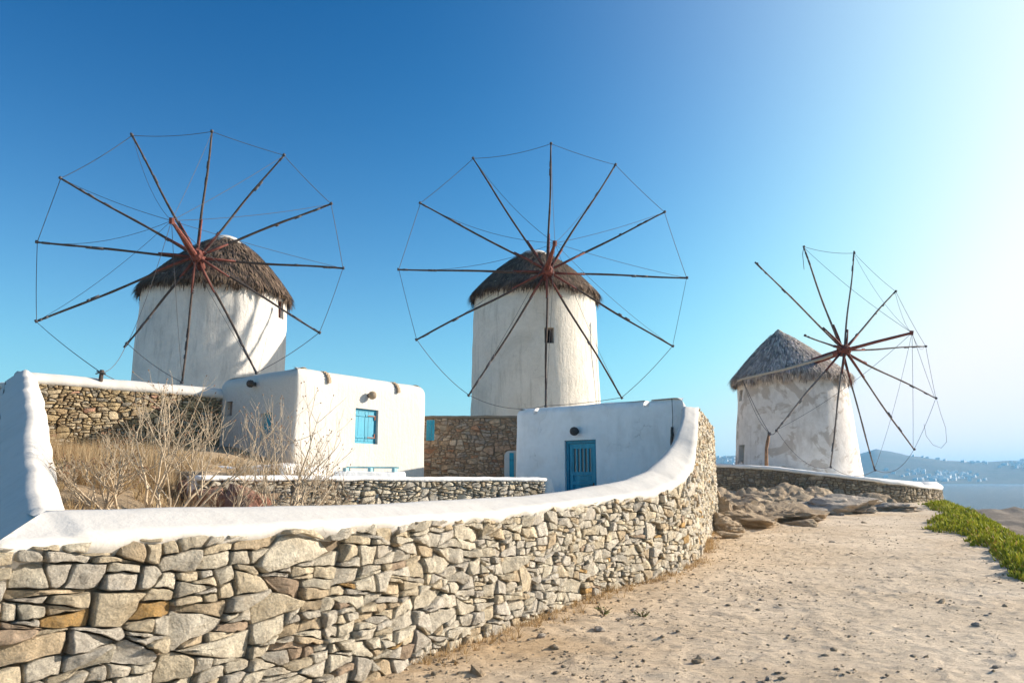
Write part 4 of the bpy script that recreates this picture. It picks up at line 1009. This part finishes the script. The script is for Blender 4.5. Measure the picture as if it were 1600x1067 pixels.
b = MB(); b.tube([pp0-np.array([0, 0, .3]), pp0+np.array([.03, 0, .35]), pp0+np.array([.06, 0, .8]), pp0+np.array([.12, 0, 1.05]), pp1], [.10, .085, .07, .085, .06], 7); b.build('pole', M['postwood'], ps, smooth=True)
b = MB(); b.tube([pp1+np.array([0, 0, -.12]), pp1+np.array([0, 0, .03])], .085, 7); b.build('rope_binding', M['rope'], ps)
def free_rope(p, q, sg, name, parent, r_=.012, m_=None):
    pts = [p+(q-p)*t_+np.array([0, 0, -1])*sg*4*t_*(1-t_) for t_ in np.linspace(0, 1, 16)]
    b = MB(); b.tube(pts, r_, 4); return b.build(name, m_ or M['rope'], parent)
free_rope(q0, pp1, .15, 'rope', root3, .018); free_rope(q0, pp1, .45, 'rope', root3, .014); free_rope(pp1, TP[7], .12, 'rope', root3, .018)
b = MB(); s0_ = TP[3]; pts = [s0_+np.array([x_, 0, z_]) for x_, z_ in ((0, 0), (.15, -.8), (.32, -1.5), (.3, -2.2), (.0, -2.5), (-.4, -2.35), (-.7, -1.9), (-.75, -1.3))]; b.tube(pts, .010, 4); b.build('rope', M['rope'], hub3)
p_ = TP[11]; b = MB(); b.tube([p_, p_+np.array([-.09, 0, -.4]), p_+np.array([-.07, 0, -1.2])], .015, 4); b.build('rope', M['rope'], hub3)
# post with cable knots on the back wall
pp = at(157, 590, 18.3)
ps = empty('mooring_post', (pp[0], pp[1], 4.0), 'short dark post with cable knots poking above the back wall', 'post')
b = MB(); b.tube([(pp[0], pp[1], 3.5), (pp[0]+.01, pp[1], 4.0), (pp[0]+.02, pp[1], at(157, 578, 18.3)[2])], .05, 7); b.build('pole', M['wood'], ps)
b = MB(); zt2 = at(157, 582, 18.3)[2]
for a in (-1, 1): b.tube([(pp[0]-.10*a, pp[1], zt2+.03*a), (pp[0]+.02, pp[1]-.06, zt2), (pp[0]+.12*a, pp[1], zt2-.03)], .018, 5)
b.build('cable_knot', M['metal'], ps)
root1, C1_, a1_, T1_, TP1, hub1 = m1
kp = np.array([pp[0], pp[1], zt2])
free_rope(kp, TP1[8], .05, 'rope', root1, .011); free_rope(kp, TP1[7], .25, 'rope', root1, .010); free_rope(kp, np.array([-9.6, 24.5, 3.6]), .1, 'rope', root1, .010)

# ------------------------------------------------------------------ sea terrace under the third windmill
def tz(x, y): return 0
tp = []
for px, py, Y_ in ((1092, 722, 38.5), (1120, 724, 37.6), (1200, 728, 36.0), (1300, 739, 34.6), (1390, 750, 34.6), (1440, 757, 35.6), (1466, 760, 37.6), (1470, 758, 41), (1462, 752, 46)):
    q = at(px, py, Y_); tp.append(q)
TW = Path([(q[0], q[1]) for q in tp]); TZ = Path([(q[0], q[1]) for q in tp])
kn = [TW.s[min(12*i_, len(TW.s)-1)] for i_ in range(len(tp))]
tzt = lambda u: np.interp(u, kn, [q[2]-.16 for q in tp])
tb = lambda u: (gz(*TW.at(u, .1))-.5)
tw = empty('terrace_wall', (14, 36, .8), 'low curved stone retaining wall of the terrace below the rightmost windmill', 'stone wall')
core(tw, TW, tb, tzt, -.06, -.6, M['mortar'])
masonry(tw, TW, lambda u: np.minimum(tb(u)+.2, tzt(u)-.3), lambda u: tzt(u)+.01, .27, .02, .05, PAL_TER, 49, flat=1.5, big=.12, limit=298, fine=False)
coping(tw, TW, lambda u: [(.07, float(tzt(u))-.01), (.09, float(tzt(u))+.10), (-.05, float(tzt(u))+.15), (-.7, float(tzt(u))+.16), (-.9, float(tzt(u))+.02)], 140, M['plaster2'], seed=65, amp=.03)
# paved terrace top
us = np.linspace(0, TW.L, 60); rows = []
for fct in np.linspace(0, 1, 14):
    for u in us:
        x_, y_ = TW.at(u, -.5); z_ = float(tzt(u))+.10; X_ = 15.1+(x_-15.1)*(1-fct); Y2 = 42.5+(y_-42.5)*(1-fct); rows.append((X_, Y2, z_*(1-fct)+2.25*fct))
V = np.array(rows); i = np.arange(13*59); r = i//59; c = i % 59; a = r*60+c
tag(obj('terrace', V, np.stack([a, a+1, a+61, a+60], 1), M['plaster2']), kind='structure', label='pale terrace surface around the rightmost windmill')

# ------------------------------------------------------------------ rocks
def rock(name, c, size, m, seed, label=None, cat=None, group=None, sub=3, rotz=0, kind=None, link=True, amp=.10):
    bm = bmesh.new(); bmesh.ops.create_icosphere(bm, subdivisions=sub, radius=1); rr = np.random.default_rng(seed)
    V = np.array([v.co[:] for v in bm.verts]); F = [[v.index for v in f.verts] for f in bm.faces]; bm.free()
    Nn = rr.normal(size=(11, 3))*np.array([1, 1, .8]); Nn /= np.linalg.norm(Nn, axis=1)[:, None]; hh = rr.uniform(.5, .92, 11)
    dt = V@Nn.T; rad = np.min(np.where(dt > .08, hh/np.maximum(dt, .08), 9), axis=1); rad = np.minimum(rad, 1.25)
    V = V*rad[:, None]; V = V+V*(fbm(V+seed, 1.6, 5, seed, .6)*amp*2.2+.075*fbm(V+seed, 5, 4, seed+3, .6)-.22*(1-np.abs(fbm(V+seed, 1.1, 4, seed+7)))**14)[:, None]
    st_ = V@np.array([.35, .1, .93]); V += V*(.022*np.sign(np.sin(st_*13+fbm(V, 1.3, 3, seed)*5))*np.abs(np.sin(st_*13+fbm(V, 1.3, 3, seed)*5))**.4)[:, None]
    V *= np.array(size)/1.0; ca, sa = math.cos(rotz), math.sin(rotz); V = np.column_stack([V[:, 0]*ca-V[:, 1]*sa, V[:, 0]*sa+V[:, 1]*ca, V[:, 2]])
    me = to_mesh(name, V, F, m, False)
    o = bpy.data.objects.new(name, me)
    if link: C.objects.link(o)
    o.location = c; return tag(o, label, cat, group, kind)
RK = [ # px, py (centre), Y, half sizes x,y,z, label
    (1122, 745, 24, (.42, .6, .75), 'rock', 'tall tan boulder leaning against the end of the curving wall'),
    (1150, 778, 22.5, (.75, .9, .5), 'rock', 'dark cracked boulder low beside the curving wall'),
    (1128, 800, 20.5, (.42, .5, .38), 'rock', 'small brown boulder at the foot of the curving wall'),
    (1172, 752, 27, (1.25, 1.2, .5), 'rock', 'long flat topped tan rock slab below the terrace, left end'),
    (1205, 762, 25.5, (1.0, 1.0, .50), 'rock', 'lumpy tan rock in the middle of the left outcrop'),
    (1228, 775, 25, (.85, .8, .42), 'rock', 'rounded brown rock at the lower right of the left outcrop'),
    (1180, 797, 22, (1.0, .7, .30), 'rock', 'low jagged brown rock ledge at the left of the path'),
    (1215, 790, 23.5, (.9, .8, .30), 'rock', 'flat jagged rock just above the path, left of the grey slab'),
    (1262, 776, 27.5, (1.0, 1.1, .42), 'rockgrey', 'smooth grey rock at the left end of the broad slab'),
    (1300, 779, 27.5, (1.25, 1.2, .52), 'rockgrey', 'broad smooth grey rock slab in the middle of the path head'),
    (1334, 786, 27.5, (.85, 1.0, .40), 'rockgrey', 'sloping grey rock next to the broad slab'),
    (1365, 784, 29.5, (1.15, 1.0, .36), 'rockgrey', 'low grey rock close under the terrace wall'),
    (1398, 788, 29.0, (.85, .8, .26), 'rockgrey', 'flat pale rock beside the green ground cover'),
    (1140, 823, 18.5, (.28, .3, .20), 'rock', 'small loose boulder on the dirt beside the wall end'),
    (1190, 743, 29, (1.1, .9, .55), 'rock', 'highest tan rock of the left outcrop, right below the terrace'),
    (1238, 757, 28.5, (1.1, 1.0, .5), 'rock', 'broken tan rock stepping down from the terrace wall'),
    (1150, 757, 25.5, (.9, .9, .5), 'rock', 'wide weathered rock directly right of the wall end'),
    (1283, 764, 30, (1.0, 1.0, .45), 'rockgrey', 'pale rock wedged behind the broad slab'),
    (1250, 797, 22.5, (.8, .5, .16), 'rock', 'thin rock ledge breaking the dirt below the grey slab'),
]
for k, (px, py, Y_, sz, mm, lab) in enumerate(RK):
    q = at(px, py, Y_); g0 = gz1(q[0], q[1]); q[2] = max(g0+.02, min(q[2], g0+sz[2]*.35))
    rock('boulder', tuple(q), (sz[0]*1.15, sz[1]*1.15, sz[2]*.74), M[mm], 500+k*7, lab, 'rock', 'boulders at the head of the path', sub=4 if k != 13 else 3, rotz=k*.8, amp=.13)
for k, (px, Y_, sz, lab) in enumerate(((330, 10.4, (.42, .4, .36), 'larger red stone block half hidden behind the bare shrubs'), (385, 10.2, (.38, .4, .33), 'red stone block at the left end of the low rubble wall'), (290, 10.8, (.30, .3, .28), 'small dull red stone left of the red blocks'))):
    q = at(px, 780, Y_); rock('boulder', (q[0], q[1], 1.30), sz, M['redrock'], 700+k*5, lab, 'rock', None, sub=3, rotz=k)
# loose stones that show singly on the path
LS = [(1302, 848, .11), (746, 1053, .13), (935, 985, .09), (1236, 911, .06), (846, 996, .07), (1088, 918, .07), (1158, 960, .06), (1190, 939, .07), (1470, 941, .08), (1526, 979, .07), (1202, 1064, .09), (1090, 1034, .09), (1250, 818, .16), (1350, 818, .12), (1316, 806, .15), (1560, 1043, .07), (712, 1036, .07), (1312, 983, .07), (868, 1013, .08), (990, 955, .06), (1540, 962, .05), (1446, 1028, .06)]
def ground_hit(px, py):
    d = ray(px, py); t_ = 1.
    lo_, hi_ = 3., 60.
    for _ in range(40):
        m_ = (lo_+hi_)/2; q = np.array([0, 0, EYE])+d*m_
        if q[2] > gz1(q[0], q[1]): lo_ = m_
        else: hi_ = m_
    return np.array([0, 0, EYE])+d*hi_
protos = [rock('loose_stone', (0, 0, 0), (1, .8, .55), M['rock'] if k % 2 else M['rockgrey'], 900+k, sub=2, link=False).data for k in range(5)]
for k, (px, py, s_) in enumerate(LS):
    q = ground_hit(px, py); o = bpy.data.objects.new('loose_stone', protos[k % 5]); C.objects.link(o); o.location = q+np.array([0, 0, s_*.12]); o.scale = (s_*.85,)*3; o.rotation_euler = (0, 0, k*1.7)
    tag(o, 'small angular loose stone lying on the dry dirt path', 'stone', 'loose stones scattered on the dirt path')
# gravel
gv = []; gf = []; gt = []
ico = bmesh.new(); bmesh.ops.create_icosphere(ico, subdivisions=1, radius=1); IV = np.array([v.co[:] for v in ico.verts]); IF = np.array([[v.index for v in f.verts] for f in ico.faces]); ico.free()
cnt = 9000; gx = []; gy = []
while len(gx) < cnt:
    yy = 5.0+30*rng.random()**2.0; xx = rng.uniform(-1.8, 18)
    if abs(xx/yy) > .78: continue
    if xx > np.interp(yy, EY, EX)-.2: continue
    wx = np.interp(yy, FY, FW.P[:, 0]) if yy > 4.4 else -3
    if xx < wx+.02: continue
    dens = math.exp(-(xx-wx)/1.6)+.10+.35*max(0, float(math.sin(xx*2.1+yy*.9)*math.sin(yy*1.3-xx)))
    if rng.random() > dens: continue
    gx.append(xx); gy.append(yy)
gx = np.array(gx); gy = np.array(gy); gzv = micro(gx, gy)
b0 = 0; Vs = []; Fs = []; Ts = []
for k in range(cnt):
    s_ = float(np.clip(rng.lognormal(-4.85, .5), .004, .032)); q = IV*(1+rng.uniform(-.3, .3, (12, 1)))*np.array([s_*1.2, s_, s_*.6]); a = rng.uniform(0, 6.28)
    q = np.column_stack([q[:, 0]*math.cos(a)-q[:, 1]*math.sin(a), q[:, 0]*math.sin(a)+q[:, 1]*math.cos(a), q[:, 2]])+np.array([gx[k], gy[k], gzv[k]+s_*.15])
    Vs.append(q); Fs.append(IF+12*k); t_ = rng.uniform(.75, 1.1); Ts.append(np.tile(np.array([.66, .54, .40])*t_, (12, 1)))
tag(obj('gravel', np.vstack(Vs), np.vstack(Fs), M['stone'], None, False, np.vstack(Ts)), 'small pebbles and grit scattered over the dirt path', 'gravel', kind='stuff')

# ------------------------------------------------------------------ plants
def blades(name, pts, n, hmin, hmax, wid, cols, lean, m, label, cat, seg=2, up=1.0):
    V = np.zeros((n*5, 3)); T_ = np.zeros((n*5, 3)); k = rng.integers(0, len(pts), n); P_ = pts[k]
    a = rng.uniform(0, 6.283, n); ln = np.abs(rng.normal(0, lean, n)); h = rng.uniform(hmin, hmax, n); D = np.column_stack([np.cos(a)*ln, np.sin(a)*ln, np.full(n, up)]); D /= np.linalg.norm(D, axis=1)[:, None]
    b_ = rng.uniform(0, 6.283, n); S = np.column_stack([np.cos(b_), np.sin(b_), np.zeros(n)])*wid
    mid = P_+D*h[:, None]*.55; D2 = D+np.column_stack([np.cos(a), np.sin(a), -np.ones(n)*.5])*.35*ln[:, None]; tip = mid+D2*h[:, None]*.5
    V[0::5] = P_-S; V[1::5] = P_+S; V[2::5] = mid+S*.8; V[3::5] = mid-S*.8; V[4::5] = tip
    cc = np.array(cols)[rng.integers(0, len(cols), n)]*rng.uniform(.75, 1.25, (n, 1))
    for q in range(5): T_[q::5] = cc
    i0 = np.arange(n)*5; F = [tuple(x) for x in np.stack([i0, i0+1, i0+2, i0+3], 1)]+[tuple(x) for x in np.stack([i0+3, i0+2, i0+4], 1)]
    return tag(obj(name, V, F, m, None, False, T_), label, cat, kind='stuff')
straw = [(.54, .40, .21), (.60, .47, .28), (.42, .29, .14), (.30, .20, .10), (.38, .28, .17)]
# garden grass
n = 5200; X = rng.uniform(-10.8, -1.0, n*4); Y = rng.uniform(5.6, 19.5, n*4)
k = inside(X, Y, GP) & ((X < -3.1) | ((X < -1.8) & (Y < 12.0) & (rng.random(n*4) < .5))) & ~((Y > 12.4) & (X > -5.6)) & ~((Y > 16.2) & (X > -7.5)) & (fbm2(X, Y, .8, 4, 91) > -.12)
X = X[k]; Y = Y[k]; P_ = np.column_stack([X, Y, gard(X, Y)-.02])
blades('dry_grass', P_, 19000, .05, .22, .0045, straw, .55, M['tone'], 'dry golden grass covering the slope of the walled garden', 'grass')
# tall dead tufts and fallen twigs among the shrubs
tc_ = P_[rng.integers(0, len(P_), 130)]; tc_ = tc_[(tc_[:, 1] < 13)]
tp_ = np.repeat(tc_, 40, axis=0)+rng.normal(0, .07, (len(tc_)*40, 3))*np.array([1, 1, 0])
blades('dead_tufts', tp_, 9000, .25, .60, .003, [(.40, .28, .15), (.52, .40, .24), (.30, .20, .11), (.60, .48, .30)], .55, M['tone'], 'tall dead grass tufts and broken twigs tangled between the shrubs', 'grass')
# dry weeds along the foot of the front wall
u = rng.uniform(2.2, FW.L, 900); off = np.abs(rng.normal(0, .14, 900))+.04; x_, y_ = FW.at(u, off); k = (y_ > 6.6); keepn = fbm2(u, u*0, 1.1, 3, 12)[k] > -.15
x_ = x_[k][keepn]; y_ = y_[k][keepn]; P_ = np.column_stack([x_, y_, gz(x_, y_)])
blades('dry_grass', P_, 5200, .03, .15, .003, [(.36, .24, .11), (.44, .31, .16), (.28, .18, .08)], .9, M['tone'], 'thin dry brown weeds along the foot of the curving wall', 'grass')
# green ground cover of thick succulent leaves
EDG = [(12.2, 7.9, 9.6), (14, 8.6, 10.2), (16, 9.6, 11.0), (18.5, 10.6, 12.1), (20.5, 11.0, 12.9), (22.4, 11.7, 13.9), (24, 12.9, 14.6), (26, 14.3, 15.8), (28, 15.4, 16.6), (31, 16.4, 17.8), (33.2, 17.3, 18.6)]
EDA = np.array(EDG)
def cover_h(x, y):
    l_ = np.interp(y, EDA[:, 0], EDA[:, 1])+.8*fbm2(x*0+3, y, 1.1, 5, 13, .65); r_ = np.interp(y, EDA[:, 0], EDA[:, 2])+.3*fbm2(x*0+9, y, .8, 3, 14)
    return sstep(0, .3, x-l_)*sstep(0, .5, r_-x)*sstep(11.6, 13, y)*sstep(33.6, 32.5, y)
n = 150000; Y = 11.5+22.1*rng.random(n)**1.3; X = rng.uniform(7.5, 19, n); hc = cover_h(X, Y); k = (hc > .05) & (fbm2(X, Y, 2.4, 4, 15) > -.27); X, Y, hc = X[k], Y[k], hc[k]
Zt = gz(X, Y)+hc*(.15+.20*fbm2(X, Y, 2.2, 4, 16))*rng.uniform(.2, 1.0, len(X))
nl = len(X); a = rng.uniform(0, 6.28, nl); tl = rng.uniform(.1, .9, nl); D = np.column_stack([np.cos(a)*tl, np.sin(a)*tl, np.ones(nl)]); D /= np.linalg.norm(D, axis=1)[:, None]
h = rng.uniform(.06, .13, nl); S = np.cross(D, np.column_stack([np.sin(a), -np.cos(a), np.zeros(nl)])); S /= np.linalg.norm(S, axis=1)[:, None]; Q = np.cross(D, S); P_ = np.column_stack([X, Y, Zt]); wv = .012
ring = [P_+S*wv, P_+(-.5*S+.87*Q)*wv, P_+(-.5*S-.87*Q)*wv]; mid = P_+D*(h*.6)[:, None]; ring2 = [mid+S*wv*1.1, mid+(-.5*S+.87*Q)*wv*1.1, mid+(-.5*S-.87*Q)*wv*1.1]; tip = P_+D*h[:, None]
V = np.empty((nl*7, 3)); 
for q, arr in enumerate(ring+ring2+[tip]): V[q::7] = arr
i0 = np.arange(nl)*7; F = []
Fq = np.concatenate([np.stack([i0, i0+1, i0+4, i0+3], 1), np.stack([i0+1, i0+2, i0+5, i0+4], 1), np.stack([i0+2, i0, i0+3, i0+5], 1)]); Ft = np.concatenate([np.stack([i0+3, i0+4, i0+6], 1), np.stack([i0+4, i0+5, i0+6], 1), np.stack([i0+5, i0+3, i0+6], 1)])
cc = np.array([(.40, .43, .05), (.52, .53, .07), (.62, .60, .11), (.20, .26, .04), (.60, .44, .16)])[rng.choice(5, nl, p=[.3, .32, .2, .13, .05])]*rng.uniform(.8, 1.2, (nl, 1))
T_ = np.repeat(cc, 7, axis=0)
tag(obj('ground_cover', V, Fq.tolist()+Ft.tolist(), M['leaf'], None, False, T_), 'fleshy green ice plant mat spreading along the right edge of the path', 'ground cover', kind='stuff')
# bare shrubs
def shrub(base, h, seed, spread, label, fan, lean=(0, 0)):
    rr = random.Random(seed); fan = max(4, fan-1); root = empty('bare_shrub', tuple(base), label, 'shrub'); trunk = MB(); twigs = MB(); buds = MB()
    def grow(p, d, L, r_, lvl):
        n_ = 4; pts = [p]; q = np.array(p)
        for k in range(n_):
            d = d+np.array([rr.gauss(0, .10), rr.gauss(0, .10), rr.gauss(.05, .07)]); d = d/np.linalg.norm(d); q = q+d*L/n_; pts.append(q.copy())
        rads = [r_*(1-.35*k/n_) for k in range(n_+1)]
        (trunk if lvl < 2 else twigs).tube(pts, rads, 5 if lvl < 2 else 4, caps=False)
        if lvl >= 5 or r_ < .0022:
            if rr.random() < .5: buds.tube([q, q+d*.018], [.008, .004], 4)
            return
        for k in range(rr.choice((2, 2, 2, 3)) if lvl > 0 else 2):
            a = np.array([rr.gauss(0, 1), rr.gauss(0, 1), rr.gauss(.35, .4)]); dn = d*1.0+a*.52; dn /= np.linalg.norm(dn)
            st_ = pts[rr.choice((2, 3, 4, 4))]; grow(st_, dn, L*rr.uniform(.66, .92), r_*rr.uniform(.55, .7), lvl+1)
    for k in range(fan):
        a = 2*math.pi*k/fan+rr.uniform(-.4, .4); d = np.array([math.cos(a)*spread+lean[0], math.sin(a)*spread*.7+lean[1], 1.0]); d /= np.linalg.norm(d)
        grow(np.array(base)+np.array([rr.uniform(-.12, .12), rr.uniform(-.1, .1), -.05]), d, h*rr.uniform(.28, .38), .021*rr.uniform(.8, 1.2), 0)
    trunk.build('trunk', M['bark'], root, smooth=True); twigs.build('twigs', M['bark'], root, smooth=True)
    if buds.V: tag(buds.build('seed_heads', M['postwood'], root), kind='stuff')
def gpt(px, Y_):
    q = at(px, 780, Y_); q[2] = float(gard(np.array([q[0]]), np.array([q[1]]))[0]); return q
shrub(gpt(250, 8.6), 1.5, 5, .7, 'large bare pale shrub at the centre of the walled garden', 7, (.25, 0))
shrub(gpt(425, 9.4), 1.65, 8, .45, 'bare shrub with upright twigs before the corner of the left house', 6, (.2, 0))
shrub(gpt(365, 9.0), 1.05, 12, .6, 'smaller bare shrub between the two larger ones', 5, (-.1, 0))
shrub(gpt(165, 8.2), .75, 15, .9, 'low tangled bare shrub near the white side wall', 8, (-.2, 0))
shrub(gpt(490, 10.2), .95, 22, .5, 'thin bare shrub at the right end of the shrubs', 4, (.4, 0))
# small green weeds
def weed(base, n_, s_, label, seed, fl=False):
    rr = random.Random(seed); root = empty('weed', tuple(base), label, 'weed'); st = MB(); lf = MB()
    for k in range(n_):
        a = rr.uniform(0, 6.28); d = np.array([math.cos(a)*rr.uniform(.3, 1.6), math.sin(a)*rr.uniform(.3, 1.6), 1.]); d /= np.linalg.norm(d); L_ = s_*rr.uniform(.5, 1); e = np.array(base)+d*L_
        st.tube([base, np.array(base)+d*L_*.5+np.array([0, 0, .01]), e], .003, 3)
        for j in range(5):
            c_ = np.array(base)+d*L_*rr.uniform(.3, 1); b_ = rr.uniform(0, 6.28); u_ = np.array([math.cos(b_), math.sin(b_), rr.uniform(-.2, .6)])*s_*.16; v_ = np.cross(u_, d)*.4
            t_ = rr.uniform(.7, 1.3); lf.add([c_, c_+u_*.5+v_, c_+u_, c_+u_*.5-v_], [(0, 1, 2, 3)], 0, (.10*t_, .17*t_, .04*t_))
    st.build('stem', M['postwood'], root); lf.build('leaves', M['leaf'], root, tone=True)
for px, py, s_, lab in ((944, 962, .16, 'small green weed left of the little pit on the path'), (1004, 966, .12, 'small green weed right of the little pit on the path'), (881, 938, .12, 'tiny green weed at the foot of the curving wall')):
    q = ground_hit(px, py); weed(q, 22, s_, lab, int(px))
q = gpt(470, 10.0); weed(q, 40, .30, 'yellow green weed among the bare shrubs inside the garden', 77)
q = gpt(100, 10.5); weed(q, 30, .30, 'leafy green weed beside the white side wall', 78)
# flat stones round the little pit
q = ground_hit(965, 966)
for k, (dx, dy, s_) in enumerate(((0, -.02, .13), (-.25, .2, .09), (.25, .22, .10))):
    o = bpy.data.objects.new('loose_stone', protos[k]); C.objects.link(o); o.location = q+np.array([dx, dy, 0]); o.scale = (s_, s_*.7, s_*.35); tag(o, 'small angular loose stone lying on the dry dirt path', 'stone', 'loose stones scattered on the dirt path')

# ------------------------------------------------------------------ far white houses on the hills
def far_mesh(seed):
    rr = random.Random(seed); b = MB(); W_, D_, H_ = rr.uniform(7, 12), 7, rr.uniform(3.2, 6.5)
    b.box((0, 0, H_/2), (W_, D_, H_)); b.box((W_*.22, .5, H_+.9), (W_*.45, D_*.6, 1.8)); b.box((0, -D_/2+.15, H_+.15), (W_, .3, .35))
    for k in range(3):
        b.box((-W_*.3+k*W_*.3, -D_/2-.02, H_*.5), (.8, .1, 1.2), m=1)
    return to_mesh('far_house', b.V, b.F, [M['house_far'], M['woodgrey']], False, None, b.M)
FM = [far_mesh(k) for k in range(4)]
def far_town(az0, az1, r0, r1, n_, seed, lab, grp, el_min=0):
    rr = random.Random(seed); k = 0
    while k < n_:
        a = R(rr.gauss((az0+az1)/2, (az1-az0)/4)); r_ = rr.uniform(r0, r1); z = float(hill(np.array([a]), np.array([r_]))[0])
        if z < 1: continue
        o = bpy.data.objects.new('far_house', FM[k % 4]); C.objects.link(o); o.location = (r_*math.sin(a), r_*math.cos(a), z-.5); o.rotation_euler = (0, 0, -a+rr.uniform(-.6, .6)); tag(o, lab, 'house', grp); k += 1
far_town(26.6, 31.0, 2330, 2620, 75, 1, 'tiny white house in the hazy village on the far shore, behind the rightmost windmill', 'white houses of the village right of the rightmost windmill')
far_town(14.6, 18.6, 2330, 3050, 95, 2, 'tiny white house on the hazy hillside left of the rightmost windmill', 'white houses on the hillside left of the rightmost windmill')
far_town(32.2, 34.5, 2650, 2950, 22, 3, 'tiny white house high on the far hill at the right picture edge', 'white houses high on the hill at the right edge')
far_town(24, 36, 2900, 3080, 14, 4, 'tiny lone white house on the skyline of the far hills', 'lone white houses along the skyline')

# ------------------------------------------------------------------ haze
HZ = True
if HZ:
    b = MB(); b.box((0, 0, 75), (18400, 18400, 160)); hz = b.build('haze', M['dark'])
    hm = bpy.data.materials.new('air_haze'); hm.use_nodes = True; t = hm.node_tree; t.nodes.clear()
    pv = t.nodes.new('ShaderNodeVolumePrincipled'); pv.inputs['Density'].default_value = .00021; pv.inputs['Color'].default_value = (.26, .62, 1, 1); pv.inputs['Anisotropy'].default_value = .2
    oo = t.nodes.new('ShaderNodeOutputMaterial'); t.links.new(pv.outputs[0], oo.inputs['Volume']); hz.data.materials.clear(); hz.data.materials.append(hm)
    tag(hz, 'thin pale sea haze filling the air over the bay', 'haze', kind='stuff')
